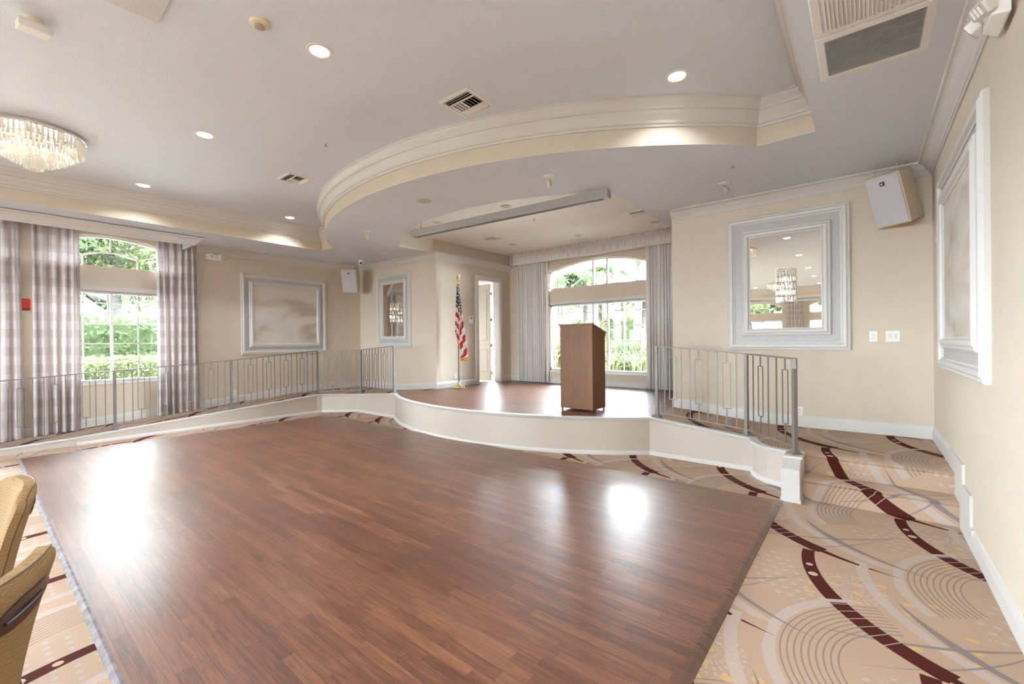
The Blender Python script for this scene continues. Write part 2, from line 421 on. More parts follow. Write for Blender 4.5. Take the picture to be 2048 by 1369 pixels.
def tube(bm, pts, r, n=8):
    pts = [Vector(p) for p in pts]; rings = []
    up = Vector((0, 0, 1))
    for i, p in enumerate(pts):
        d = (pts[min(i+1, len(pts)-1)] - pts[max(i-1, 0)]).normalized()
        a = d.cross(up)
        a = a.normalized() if a.length > 1e-3 else Vector((1, 0, 0)); b = a.cross(d)
        rr = r[i] if isinstance(r, (list, tuple)) else r
        rings.append([bm.verts.new(p + (a*math.cos(2*PI*k/n)+b*math.sin(2*PI*k/n))*rr) for k in range(n)])
    for A, B in zip(rings, rings[1:]):
        for k in range(n): bm.faces.new((A[k], A[(k+1) % n], B[(k+1) % n], B[k]))
    bm.faces.new(rings[0][::-1]); bm.faces.new(rings[-1])
def lathe(bm, prof, c=(0, 0, 0), n=24, axis='Z'):
    rings = []
    for (r_, z) in prof:
        ring_ = []
        for k in range(n):
            t = 2*PI*k/n
            p = (r_*math.cos(t), r_*math.sin(t), z) if axis == 'Z' else (r_*math.cos(t), z, r_*math.sin(t))
            ring_.append(bm.verts.new(Vector(p)+Vector(c)))
        rings.append(ring_)
    for A, B in zip(rings, rings[1:]):
        for k in range(n): bm.faces.new((A[k], A[(k+1) % n], B[(k+1) % n], B[k]))
    bm.faces.new(rings[0][::-1]); bm.faces.new(rings[-1])
def sweep(bm, path, prof, place, closed=False, zf=None):
    """profile (d, w): d = mitred offset to the left of travel in the path plane, w = third axis. place(u, v, w) -> xyz. zf adds to w per path point"""
    P = [Vector(p) for p in path]; n = len(P); rings = []
    for i in range(n):
        if closed or 0 < i < n-1:
            a = (P[i]-P[i-1]).normalized(); b = (P[(i+1) % n]-P[i]).normalized()
            na, nb = Vector((-a.y, a.x)), Vector((-b.y, b.x)); q = na+nb
            m = q/max(.2, q.dot(na)) if q.length > 1e-6 else na
        else:
            a = (P[1]-P[0]).normalized() if i == 0 else (P[-1]-P[-2]).normalized(); m = Vector((-a.y, a.x))
        dz = zf[i] if zf else 0
        rings.append([bm.verts.new(Vector(place(P[i].x+m.x*d, P[i].y+m.y*d, w+dz))) for d, w in prof])
    k = len(prof)
    for i in range(n if closed else n-1):
        A, B = rings[i], rings[(i+1) % n]
        for j in range(k): bm.faces.new((A[j], A[(j+1) % k], B[(j+1) % k], B[j]))
    if not closed: bm.faces.new(rings[0][::-1]); bm.faces.new(rings[-1])
XY = lambda a, b, w: (a, b, w)
def flat(bm, loops, z):
    """fill between an outer loop and holes; z may be a function of x, y"""
    pts, edges = [], []
    for L in loops:
        s0 = len(pts); pts += [Vector(p) for p in L]
        edges += [(s0+i, s0+(i+1) % len(L)) for i in range(len(L))]
    vo, eo, fo, *_ = delaunay_2d_cdt(pts, edges, [], 0, 1e-5)
    def inside(p, L):
        c = False
        for i in range(len(L)):
            (x1, y1), (x2, y2) = L[i], L[i-1]
            if (y1 > p[1]) != (y2 > p[1]) and p[0] < (x2-x1)*(p[1]-y1)/(y2-y1)+x1: c = not c
        return c
    zz = z if callable(z) else (lambda x, y: z)
    vs = [bm.verts.new((p.x, p.y, zz(p.x, p.y))) for p in vo]
    for fc in fo:
        c = sum((vo[i] for i in fc), Vector((0, 0)))/len(fc)
        if inside(c, loops[0]) and not any(inside(c, h) for h in loops[1:]):
            bm.faces.new([vs[i] for i in fc])
    for v in vs:
        if not v.link_faces: bm.verts.remove(v)
def struct(name, bm, mat, parent=None, **k):
    o = finish(name, bm, mat, parent, **k)
    if parent is None: o['kind'] = 'structure'
    return o
def tag(o, label, cat, group=None):
    o['label'] = label; o['category'] = cat
    if group: o['group'] = group
    return o
def thing(name, label, cat, loc=(0, 0, 0), rz=0, group=None):
    o = bpy.data.objects.new(name, None); COL.objects.link(o); o.empty_display_size = .1
    o.location = loc; o.rotation_euler = (0, 0, rz); return tag(o, label, cat, group)
def copy_tree(o, parent=None):
    c = o.copy(); COL.objects.link(c)
    if parent is not None: c.parent = parent
    for ch in list(o.children): copy_tree(ch, c)
    return c

# ---------------------------------------------------------------- dimensions
XR, YB = .587, 6.645          # right wall, right back wall
XL, YBL = -10.05, 6.29        # left wall, left back wall
XD, YS = -7.15, 8.80          # stage door wall, stage window wall
XSR = -2.25                   # stage right wall
YSOUTH = -12.5
ZC, ZT, ZSC, ZS, ZL = 3.42, 3.85, 3.70, .49, .375
T = .22
ARC_C, ARC_R = (-4.93, 8.863), 4.2725
def arc_pts(c, R, x0, x1, n):
    out = []
    for i in range(n+1):
        a0 = math.asin((x0-c[0])/R); a1 = math.asin((x1-c[0])/R); a = a0+(a1-a0)*i/n
        out.append((c[0]+R*math.sin(a), c[1]-R*math.cos(a)))
    return out
stage_arc = arc_pts(ARC_C, ARC_R, -7.28, -2.20, 40)
ramp_z = lambda y: max(0.0, min(.389, .389+.0725*(y-4.69)))

# ---------------------------------------------------------------- floors
bm = bm_new(); flat(bm, [[(XL-.2, YSOUTH-.2), (XR+.2, YSOUTH-.2), (XR+.2, YS+.2), (XL-.2, YS+.2)]], 0)
for v in bm.verts[:]: pass
struct('floor', bm, CARPET)
# stage boards
bm = bm_new()
loop = stage_arc + [(XSR, 6.0), (XSR, YS+T), (XD, YS+T), (XD, 5.9), (-7.28, 5.75)]
flat(bm, [loop], ZS)
# a doorway sill strip of the same boards
box(bm, XD-.35, XD, 7.60, 8.39, ZS-.03, ZS)
struct('floor_stage', bm, STAGEWOOD)
# right ramp and landing
bm = bm_new()
zr = lambda x, y: ZS+(ZL-ZS)*max(0, min(1, (x+2.2)/1.2))
cor = [(-2.2, 5.577), (-1.0, 5.567), (-.972, 5.43), (-.905, 5.31), (-.80, 5.20), (-.66, 5.145), (-.60, 5.14)]
flat(bm, [[(XSR, YB+.02), (XSR, 5.60), (-1.6, 5.572), (-1.0, 5.567), (-1.0, YB+.02)]], zr)
flat(bm, [[(-1.0, YB+.02), (-1.0, 5.567), (-.972, 5.43), (-.905, 5.31), (-.80, 5.20), (-.66, 5.145), (-.49, 5.12), (XR+.02, 5.12), (XR+.02, YB+.02)]], ZL)
struct('floor_landing', bm, CARPET)
# left ramp, its corner landing and the slope up to the stage
bm = bm_new()
YR0 = 4.69-.389/.0725
flat(bm, [[(XL-.02, YR0), (-9.19, YR0), (-9.19, 1.2), (-9.19, 3.0), (-9.19, 4.69), (XL-.02, 4.69)]], lambda x, y: ramp_z(y)+.002)
flat(bm, [[(XL-.02, 4.69), (-9.19, 4.69), (-9.17, 4.775), (-8.56, 5.29), (-8.5, 5.29), (-8.5, YBL+.02), (XL-.02, YBL+.02)]], .389)
flat(bm, [[(-8.5, 5.29), (-7.28, 5.30), (-7.28, YBL+.02), (-8.5, YBL+.02)]], lambda x, y: .389+(ZS-.389)*(x+8.5)/1.22)
flat(bm, [[(-7.28, 5.75), (-7.13, 5.85), (-7.13, YBL+.02), (-7.28, YBL+.02)]], ZS-.001)
struct('floor_ramp', bm, CARPET)
# steps
bm = bm_new()
def step(y0, z, y1, x0=-.50, x1=XR+.01):
    prof = [(y0+.02, z-.20), (y0+.02, z-.035), (y0+.004, z-.022), (y0, z-.010), (y0+.012, z), (y1, z)]
    vs = [[bm.verts.new((x, y, zz)) for y, zz in prof] for x in (x0, -.2, .1, .35, x1)]
    for A, B in zip(vs, vs[1:]):
        for i in range(len(prof)-1): bm.faces.new((A[i], B[i], B[i+1], A[i+1]))
step(4.865, .19, 5.16); step(5.11, ZL+.001, 5.35)
struct('floor_steps', bm, CARPET, smooth=True)

# ---------------------------------------------------------------- kerb wall below ramps and stage
kpath = [(-9.19, YR0-.3), (-9.19, 1.0), (-9.19, 2.5), (-9.19, 4.69), (-9.165, 4.79), (-8.60, 5.27), (-8.5, 5.295)] + stage_arc + [(-1.6, 5.572), (-1.0, 5.567), (-.972, 5.43), (-.905, 5.31), (-.80, 5.20), (-.66, 5.145), (-.60, 5.14)]
def kz(p):
    x, y = p
    if x < -9.1: return ramp_z(y)
    if x < -8.49: return .389
    if x < -7.28: return .389+(ZS-.389)*(x+8.5)/1.22
    if x < -2.19: return ZS
    if x < -1.0: return ZS+(ZL-ZS)*(x+2.2)/1.2
    return ZL
kzs = [kz(p) for p in kpath]
bm = bm_new()
# right side of travel faces the dance floor: d is negative there
P = [Vector(p) for p in kpath]; rings = []
for i in range(len(P)):
    a = (P[i]-P[max(i-1, 0)]) if i else (P[1]-P[0]); b = (P[min(i+1, len(P)-1)]-P[i]) if i < len(P)-1 else a
    q = (a.normalized()+b.normalized()).normalized(); nrm = Vector((-q.y, q.x))
    z = kzs[i]
    rings.append([bm.verts.new((P[i].x+nrm.x*d, P[i].y+nrm.y*d, w)) for d, w in ((0, 0), (0, max(z-.01, .002)), (.08, max(z-.01, .002)), (.08, 0))])
for A, B in zip(rings, rings[1:]):
    for j in range(3): bm.faces.new((A[j], A[j+1], B[j+1], B[j]))
struct('wall_stage_riser', bm, RISER)
bm = bm_new()   # nosing that follows the floor edge
sweep(bm, kpath, [(.05, .004), (-.028, .004), (-.034, -.004), (-.030, -.016), (-.014, -.022), (-.012, -.034), (0, -.045), (.05, -.045)], XY, zf=[max(z, .05) for z in kzs])
struct('trim_1', bm, TRIM, smooth=True)
bm = bm_new()   # base moulding
ip = [i for i, z in enumerate(kzs) if z > .1]
sweep(bm, [kpath[i] for i in ip], [(.02, 0), (-.022, 0), (-.022, .030), (-.012, .045), (0, .05), (.02, .05)], XY)
struct('trim_2', bm, TRIM)
# square end pier of the right kerb
bm = bm_new()
pv = [(-.615, 4.72), (-.468, 4.72), (-.468, 5.15), (-.615, 5.15)]
def prism(pv0, z0, pv1, z1):
    A = [bm.verts.new((x, y, z0)) for x, y in pv0]; B = [bm.verts.new((x, y, z1)) for x, y in pv1]
    for i in range(4): bm.faces.new((A[i], A[(i+1) % 4], B[(i+1) % 4], B[i]))
    bm.faces.new(A[::-1]); bm.faces.new(B)
prism(pv, 0, pv, .30)
pt = [(-.60, 4.90), (-.475, 4.90), (-.475, 5.15), (-.60, 5.15)]
prism(pv, .30, pt, .365)
box(bm, -.622, -.458, 4.70, 5.16, 0, .03)
box(bm, -.617, -.460, 4.885, 5.16, .362, .382)
struct('trim_3', bm, TRIM, bevel=.004)

# ---------------------------------------------------------------- walls
def wall_mesh(bm, place, s0, s1, z0, z1, t, wins):
    """wins: (s0, s1, list of (z0, z1) rectangles, arch (zbase, zspring, zapex) or None) sorted by s. place(s, z, w)"""
    def bx(a, b, c, d):
        if b-a < 1e-4 or d-c < 1e-4: return
        vs = [bm.verts.new(place(*p)) for p in ((a,c,0),(b,c,0),(b,d,0),(a,d,0),(a,c,t),(b,c,t),(b,d,t),(a,d,t))]
        for q in ((0,3,2,1),(4,5,6,7),(0,1,5,4),(1,2,6,5),(2,3,7,6),(3,0,4,7)): bm.faces.new([vs[i] for i in q])
    cur = s0
    for (a, b, rects, arch_) in wins:
        bx(cur, a, z0, z1); cur = b; zc = z0
        for (c, d) in rects: bx(a, b, zc, c); zc = d
        if arch_:
            zb, fn = arch_; bx(a, b, zc, zb); n = 24
            for i in range(n):
                sa, sb = a+(b-a)*i/n, a+(b-a)*(i+1)/n
                vs = [bm.verts.new(place(*p)) for p in ((sa,fn(sa),0),(sb,fn(sb),0),(sb,z1,0),(sa,z1,0),(sa,fn(sa),t),(sb,fn(sb),t),(sb,z1,t),(sa,z1,t))]
                for q in ((0,3,2,1),(4,5,6,7),(0,1,5,4),(2,3,7,6)): bm.faces.new([vs[k] for k in q])
        else: bx(a, b, zc, z1)
    bx(cur, s1, z0, z1)
def arch_fn(sc_, half, zs, za):
    R = ((half**2)+(za-zs)**2)/(2*(za-zs))
    return lambda s: za-R+math.sqrt(max(0, R*R-(s-sc_)**2))
HW = .90
L_CENTRES = [-9.4, -7.3, -5.2, -3.1, -.55, 1.555]
Lwins = [(c-HW, c+HW, [(.87, 2.42)], (2.833, arch_fn(c, HW, 3.16, 3.38))) for c in L_CENTRES]
placeL = lambda s, z, w: (XL-w, s, z)
bm = bm_new(); wall_mesh(bm, placeL, YSOUTH, YBL, 0, 3.95, T, Lwins); struct('wall_left', bm, WALL)
S_CENTRES = [-8.4, -6.3, -4.15, -1.2]
Swins = [(c-HW, c+HW, [(.87, 2.40)], (2.80, arch_fn(c, HW, 3.12, 3.36))) for c in S_CENTRES]
placeS = lambda s, z, w: (s, YSOUTH-w, z)
bm = bm_new(); wall_mesh(bm, placeS, XL-T, XR+T, 0, 3.95, T, Swins); struct('wall_south', bm, WALL)
placeN = lambda s, z, w: (s, YS+w, z)
NW = (-5.97, -3.47)
bm = bm_new(); wall_mesh(bm, placeN, XD-T, XSR+T, 0, 3.95, T, [(NW[0], NW[1], [(.79, 2.36)], (2.745, arch_fn(-4.72, 1.25, 3.16, 3.365)))])
struct('wall_stage_back', bm, WALL)
placeD = lambda s, z, w: (XD-w, s, z)
bm = bm_new(); wall_mesh(bm, placeD, YBL+T, YS, 0, 3.95, T, [(7.60, 8.39, [(ZS-.005, 2.99)], None)])
struct('wall_stage_left', bm, WALL)
bm = bm_new(); box(bm, XL-T, XD, YBL, YBL+T, 0, 3.95); struct('wall_back_left', bm, WALL)
bm = bm_new(); box(bm, XSR, XR+T, YB, YB+T, 0, 3.95); struct('wall_back_right', bm, WALL)
bm = bm_new(); box(bm, XSR, XSR+T, YB+T, YS+T, 0, 3.95); struct('wall_stage_right', bm, WALL)
bm = bm_new(); box(bm, XR, XR+T, YSOUTH, YB, 0, 3.95); struct('wall_right', bm, WALL)

# ---------------------------------------------------------------- ceilings
YTS = -10.4
tarc = arc_pts((-4.753, 8.776), 5.504, -8.33, -.825, 48)
tray = [(-8.79, YTS), (-.344, YTS), (-.344, 4.945), (-.825, 4.95)] + tarc[::-1][1:-1] + [(-8.33, 4.62), (-8.79, 4.61)]
oarc = arc_pts((-4.75, 8.30), 3.80, -7.22, -2.53, 40)
opening = oarc + [(-2.56, 6.0), (-2.56, YS), (-7.25, YS), (-7.25, 5.6)]
opening = oarc + [(-2.555, 5.32), (-2.555, YS-.001), (-7.245, YS-.001)]
bm = bm_new()
XPK = -9.36
room = [(XPK, YSOUTH), (XR+.1, YSOUTH), (XR+.1, YB+.1), (XSR+.1, YB+.1), (XSR+.1, YS+.1), (XD-.1, YS+.1), (XD-.1, YBL+.1), (XL-.1, YBL+.1), (XL-.1, 2.53), (XPK, 2.53)]
flat(bm, [room, tray, opening], ZC)
struct('ceiling_soffit', bm, CEIL)
bm = bm_new(); flat(bm, [[(XL-.2, YSOUTH-.2), (XR+.2, YSOUTH-.2), (XR+.2, 5.3), (XL-.2, 5.3)]], ZT); struct('ceiling', bm, CEIL)
bm = bm_new(); flat(bm, [[(-7.6, 4.3), (-2.1, 4.3), (-2.1, YS+.1), (-7.6, YS+.1)]], ZSC); struct('ceiling_stage', bm, simple('stage_ceiling_lightened', (.90, .90, .895), .9, var=.01, bmp=.3, bs=75, spec=.2, bd=.01))  # hall plaster in a lighter copy, daylight put into its colour
bm = bm_new(); box(bm, XL-1.0, XR+1.0, YSOUTH-1.0, YS+.24, 3.97, 4.1); struct('ceiling_roof', bm, CONC)
bm = bm_new(); box(bm, -9.9, XD-T-.005, YBL+T+.005, 10.2, 3.12, 3.25); struct('ceiling_door_shade', bm, CONC)  # unseen roof added to keep sky light off the door leaf
bm = bm_new(); box(bm, -9.9, -9.78, YBL+T+.01, 9.7, GZP, 3.12); struct('wall_door_shade', bm, CONC)  # unseen wall added to shade the open door leaf
bm = bm_new(); box(bm, XL, XPK+.02, YSOUTH, 2.55, 3.78, 3.80); box(bm, XPK-.02, XPK, YSOUTH, 2.53, 3.27, 3.79); box(bm, XL, XPK, 2.51, 2.53, 3.27, 3.79)
struct('wall_curtain_pelmet', bm, CEIL)
def band(loop, z0, z1, name, mat, closed=True):
    bm = bm_new(); n = len(loop)
    A = [bm.verts.new((x, y, z0)) for x, y in loop]; B = [bm.verts.new((x, y, z1)) for x, y in loop]
    for i in range(n if closed else n-1): bm.faces.new((A[i], A[(i+1) % n], B[(i+1) % n], B[i]))
    return struct(name, bm, mat)
band(tray, ZC, ZT, 'wall_tray_band', WALL)
band(opening, ZC, ZSC, 'wall_stage_opening_band', simple('lightened_cream_band', (.82, .79, .74), .8, bmp=.2, bs=75))  # cream, lightened like the stage ceiling to stand in for daylight
CROWN_T = [(0, 3.60), (.014, 3.60), (.02, 3.622), (.034, 3.626), (.038, 3.65), (.066, 3.70), (.074, 3.735), (.088, 3.74), (.093, 3.765), (.118, 3.80), (.124, 3.83), (.135, 3.835), (.135, 3.85), (0, 3.85)]
bm = bm_new(); sweep(bm, tray, CROWN_T, XY, closed=True); struct('trim_tray_crown', bm, TRIM)
CROWN = [(0, 3.285), (.012, 3.285), (.016, 3.30), (.026, 3.303), (.030, 3.318), (.055, 3.345), (.085, 3.385), (.102, 3.396), (.122, 3.400), (.128, ZC-.001), (0, ZC-.001)]
def crown(path, name, prof=CROWN):
    bm = bm_new(); sweep(bm, path, prof, XY); return struct(name, bm, TRIM)
crown([(XR, YSOUTH), (XR, YB), (XSR, YB)], 'trim_crown_right')
crown([(XD, YS), (XD, YBL), (XL, YBL), (XL, 2.53)], 'trim_crown_left')
crown([(XL+.02, 2.55), (XPK, 2.55), (XPK, YSOUTH)][0:], 'trim_crown_pelmet', [(d, z-.012) for d, z in CROWN])
# south pelmet
bm = bm_new(); box(bm, XPK, XR, -11.70, -11.68, 3.27, ZC); box(bm, XPK, XR, -12.5, -11.68, 3.40, 3.42); struct('wall_south_pelmet', bm, TRIM)
# baseboards
BASE = [(0, 0), (.016, 0), (.016, .10), (.012, .112), (.010, .125), (.004, .140), (0, .145)]
def base(path, zs, name):
    bm = bm_new(); sweep(bm, path, BASE, XY, zf=zs); return struct(name, bm, TRIM)
base([(XR, YSOUTH), (XR, 4.40)], [0, 0], 'baseboard_right')
bm = bm_new()   # stepped board beside the stairs
pg = [(5.42, ZL), (5.42, .522), (4.76, .522), (4.76, .37), (4.45, .37), (4.45, .146), (4.38, .146), (4.38, 0), (4.87, 0), (4.87, .19), (5.12, .19), (5.12, ZL)]
def slab_poly(bm, pg, x0, x1):
    A = [bm.verts.new((x0, y, z)) for y, z in pg]; B = [bm.verts.new((x1, y, z)) for y, z in pg]
    bm.faces.new(A); bm.faces.new(B[::-1])
    for i in range(len(pg)): bm.faces.new((A[i], A[(i+1) % len(pg)], B[(i+1) % len(pg)], B[i]))
slab_poly(bm, pg, XR-.017, XR)
struct('baseboard_steps', bm, TRIM)
base([(XR, 5.40), (XR, YB), (-1.0, YB), (XSR, YB)], [ZL, ZL, ZL, ZS], 'baseboard_back_right')
base([(XD, 7.49), (XD, YBL), (-8.5, YBL), (XL, YBL), (XL, 4.69), (XL, YR0)], [ZS, ZS, .389, .389, .389, 0], 'baseboard_left')
base([(XSR, YB), (XSR, YS), (XD, YS), (XD, 8.50)], [ZS]*4, 'baseboard_stage')

# ---------------------------------------------------------------- windows
def window(name, place, a, b, z0, z1, zb, fn, cols, rows, mull, t=.10, decor=None, inner=None):
    """frame mesh, with panes and muntins as children. place(s, z, w)"""
    def pb(bm, s0, s1, c, d, w0, w1):
        vs = [bm.verts.new(place(*p)) for p in ((s0,c,w0),(s1,c,w0),(s1,d,w0),(s0,d,w0),(s0,c,w1),(s1,c,w1),(s1,d,w1),(s0,d,w1))]
        for q in ((0,3,2,1),(4,5,6,7),(0,1,5,4),(1,2,6,5),(2,3,7,6),(3,0,4,7)): bm.faces.new([vs[i] for i in q])
    F = .04
    bm = bm_new()
    for s0, s1, c, d in ((a, a+F, z0, z1), (b-F, b, z0, z1), (a, b, z0, z0+F), (a, b, z1-F, z1), (a, a+F, zb, fn(a+.001)), (b-F, b, zb, fn(b-.001)), (a, b, zb, zb+F*.5)):
        pb(bm, s0, s1, c, d, t, t+.06)
    n = 24
    for i in range(n):
        sa, sb = a+(b-a)*i/n, a+(b-a)*(i+1)/n
        vs = [bm.verts.new(place(*p)) for p in ((sa,fn(sa)-F,t),(sb,fn(sb)-F,t),(sb,fn(sb),t),(sa,fn(sa),t),(sa,fn(sa)-F,t+.06),(sb,fn(sb)-F,t+.06),(sb,fn(sb),t+.06),(sa,fn(sa),t+.06))]
        for q in ((0,3,2,1),(4,5,6,7),(0,1,5,4),(2,3,7,6)): bm.faces.new([vs[k] for k in q])
    pb(bm, a-.02, b+.02, z0-.03, z0, -.02, t+.02)          # sill
    fr = struct(name, bm, MULLION)
    bm = bm_new()
    for (s, w_) in mull: pb(bm, s-w_/2, s+w_/2, z0+F, z1-F, t+.005, t+.055)
    for (s, w_) in (mull if inner is None else inner): pb(bm, s-w_/2, s+w_/2, zb, fn(s)-F*.5, t+.005, t+.055)
    for s in cols: pb(bm, s-.009, s+.009, z0+F, z1-F, t+.02, t+.04)
    for z in rows: pb(bm, a+F, b-F, z-.009, z+.009, t+.02, t+.04)
    if decor:
        for poly in decor:
            for (s0_, z0_), (s1_, z1_) in zip(poly, poly[1:]):
                vs = []
                dx, dz = s1_-s0_, z1_-z0_; L = math.hypot(dx, dz); nx, nz = -dz/L*.011, dx/L*.011
                for w in (t+.02, t+.045):
                    vs += [bm.verts.new(place(p, q, w)) for p, q in ((s0_-nx, z0_-nz), (s1_-nx, z1_-nz), (s1_+nx, z1_+nz), (s0_+nx, z0_+nz))]
                for q in ((0,3,2,1),(4,5,6,7),(0,1,5,4),(1,2,6,5),(2,3,7,6),(3,0,4,7)): bm.faces.new([vs[i] for i in q])
    finish('muntins', bm, MULLION, fr)
    bm = bm_new(); pb(bm, a+.01, b-.01, z0+.01, z1-.01, t+.028, t+.032); finish('lower_pane', bm, GLASS, fr)
    bm = bm_new()
    for i in range(n):
        sa, sb = a+.005+(b-a-.01)*i/n, a+.005+(b-a-.01)*(i+1)/n
        bm.faces.new([bm.verts.new(place(*p)) for p in ((sa, zb, t+.03), (sb, zb, t+.03), (sb, fn(sb)-.005, t+.03), (sa, fn(sa)-.005, t+.03))])
    bmesh.ops.remove_doubles(bm, verts=bm.verts[:], dist=1e-4)
    r_ = bmesh.ops.extrude_face_region(bm, geom=bm.faces[:])
    off = Vector(place(0, 0, .004))-Vector(place(0, 0, 0))
    for g in r_['geom']:
        if isinstance(g, bmesh.types.BMVert): g.co += off
    finish('arched_pane', bm, GLASS, fr)
    return fr
def arcpoly(c, R, zc, s0, s1, n=10):
    return [(s0+(s1-s0)*i/n, zc+math.sqrt(max(0, R*R-(s0+(s1-s0)*i/n-c)**2))) for i in range(n+1)]
wn = 1
for i, c in enumerate(L_CENTRES[::-1]):
    fn = arch_fn(c, HW, 3.16, 3.38)
    dec = None
    if i < 2:
        ia = arch_fn(c, .358, 3.02, 3.10)
        dec = [[(c-.358+.0716*k, ia(c-.358+.0716*k)) for k in range(11)], [(c-.358, 2.83), (c-.358, 3.02)], [(c+.358, 2.83), (c+.358, 3.02)],
               [(c-.358, 3.02), (c-.86, 3.19)], [(c+.358, 3.02), (c+.86, 3.19)], [(c, 3.10), (c, 3.37)]]
    window('window_%d' % wn, placeL, c-HW, c+HW, .87, 2.42, 2.833, fn, [c-.72, c-.358, c+.358, c+.72], [1.198, 1.528, 1.867, 2.225], [(c, .035)], decor=dec, inner=[])
    wn += 1
for c in S_CENTRES:
    fn = arch_fn(c, HW, 3.12, 3.36)
    ia = arch_fn(c, .358, 3.0, 3.08)
    dec = [[(c-.358+.0716*k, ia(c-.358+.0716*k)) for k in range(11)], [(c-.358, 2.80), (c-.358, 3.0)], [(c+.358, 2.80), (c+.358, 3.0)],
           [(c-.358, 3.0), (c-.86, 3.15)], [(c+.358, 3.0), (c+.86, 3.15)], [(c, 3.08), (c, 3.35)]]
    window('window_%d' % wn, placeS, c-HW, c+HW, .87, 2.40, 2.80, fn, [c-.72, c-.358, c+.358, c+.72], [1.198, 1.528, 1.867, 2.2], [(c, .035)], decor=dec, inner=[])
    wn += 1
fn = arch_fn(-4.72, 1.25, 3.16, 3.365)
window('window_%d' % wn, placeN, NW[0], NW[1], .79, 2.36, 2.745, fn, [-5.86, -5.50, -5.13, -4.08, -3.70], [1.14, 1.48, 1.82, 2.15], [(-4.80, .05), (-4.45, .05)])
# ledges above the lower sashes
bm = bm_new()
for c in L_CENTRES: box(bm, XL-.10, XL+.012, c-HW-.01, c+HW+.01, 2.42, 2.50)
for c in S_CENTRES: box(bm, c-HW-.01, c+HW+.01, YSOUTH-.1, YSOUTH+.012, 2.40, 2.48)
box(bm, NW[0]-.01, NW[1]+.01, YS-.012, YS+.1, 2.36, 2.44)
struct('trim_window_ledges', bm, TRIM, bevel=.004)
# daylight portals
def portal(loc, sx, sy, rot):
    d = bpy.data.lights.new('window_portal', 'AREA'); d.shape = 'RECTANGLE'; d.size = sx; d.size_y = sy; d.cycles.is_portal = True
    o = bpy.data.objects.new('window_portal', d); COL.objects.link(o); o.location = loc; o.rotation_euler = rot
for c in L_CENTRES: portal((XL-T-.02, c, 2.12), 2.6, 1.8, (0, -PI/2, 0))
for c in S_CENTRES: portal((c, YSOUTH-T-.02, 2.12), 1.8, 2.6, (PI/2, 0, 0))
portal((-4.72, YS+T+.02, 2.08), 2.5, 2.6, (-PI/2, 0, 0))
portal((XD-T-.02, 8.0, 1.74), 2.5, .8, (0, -PI/2, 0))

# ---------------------------------------------------------------- stage door
bm = bm_new()
CAS = [(0, 0), (.11, 0), (.11, .012), (.095, .022), (.02, .026), (0, .02)]
sweep(bm, [(8.39, ZS), (8.39, 2.99), (7.60, 2.99), (7.60, ZS)], [(-d, -w) for d, w in CAS], lambda s, z, w: (XD-w, s, z))
for y0, y1, z0, z1 in ((7.60, 7.615, ZS, 2.99), (8.375, 8.39, ZS, 2.99), (7.6, 8.39, 2.975, 2.99)): box(bm, XD-T, XD, y0, y1, z0, z1)
door = struct('door_1', bm, TRIM)
bm = bm_new()
y1 = 8.335; x1 = XD-T-.03; LW = .74
box(bm, x1-LW, x1, y1-.04, y1, ZS+.01, 2.96)
leaf = finish('door_leaf', bm, DOORW, door, bevel=.003)
for z0, z1 in ((1.52, 2.82), (.72, 1.30)):
    bm = bm_new()
    sweep(bm, [(x1-LW+.10, z0), (x1-.10, z0), (x1-.10, z1), (x1-LW+.10, z1)], [(0, 0), (.02, .0), (.012, .014), (.004, .012)], lambda s, z, w: (s, y1-.04-w, z), closed=True)
    finish('door_panel', bm, DOORW, door)
for z in (.70, 1.40, 2.05, 2.72):
    bm = bm_new(); cyl(bm, (x1+.012, y1+.004, z-.045), (x1+.012, y1+.004, z+.045), .008, n=8); box(bm, x1, XD-T+.02, y1-.01, y1+.012, z-.04, z+.04)
    finish('hinge', bm, STEEL, door)
bm = bm_new(); lathe(bm, [(.012, 0), (.012, .03), (.028, .04), (.03, .06), (.015, .07)], (0, 0, 0), 14, 'Y'); 
o = finish('door_knob', bm, CHROME, door, smooth=True); o.rotation_euler = (0, 0, PI); o.location = (x1-LW+.06, y1-.04, 1.42)

# ---------------------------------------------------------------- dance floor
DX0, DX1, DY0, DY1 = -8.62, -.595, .37, 4.62
dfl = thing('dance_floor', 'large rectangular reddish brown oak plank dance floor inset in the patterned carpet', 'dance floor', (DX0, DY0, 0))
bm = bm_new(); box(bm, 0, DX1-DX0-.045, .045, DY1-DY0, 0, .022); finish('planking', bm, WOOD, dfl)
bm = bm_new()
for xs in ((DX1-DX0-.05, DX1-DX0),):
    vs = [(xs[0], .0), (xs[1], .0)]
prof = [(0, 0), (.05, 0), (.05, .004), (.02, .024), (0, .024)]
bm2 = bm_new()
def bar(bm, pr, y0, y1, axis):
    A = [bm.verts.new((p[0], y0, p[1]) if axis == 'Y' else (y0, p[0], p[1])) for p in pr]
    B = [bm.verts.new((p[0], y1, p[1]) if axis == 'Y' else (y1, p[0], p[1])) for p in pr]
    for i in range(len(pr)): bm.faces.new((A[i], A[(i+1) % len(pr)], B[(i+1) % len(pr)], B[i]))
    bm.faces.new(A[::-1]); bm.faces.new(B)
bm.free(); bm = bm2
bar(bm, [(DX1-DX0-.05+a, b) for a, b in prof], 0, DY1-DY0, 'Y')
o = finish('right_edge_strip', bm, EDGEWOOD, dfl); o['label'] = 'dark brown bevelled oak edge strip'
bm = bm_new(); bar(bm, [(.045-a*.62, b) for a, b in prof], 0, DX1-DX0-.045, 'X')
o = finish('near_edge_strip', bm, PALEEDGE, dfl); o['label'] = 'speckled pale greyish edge strip'

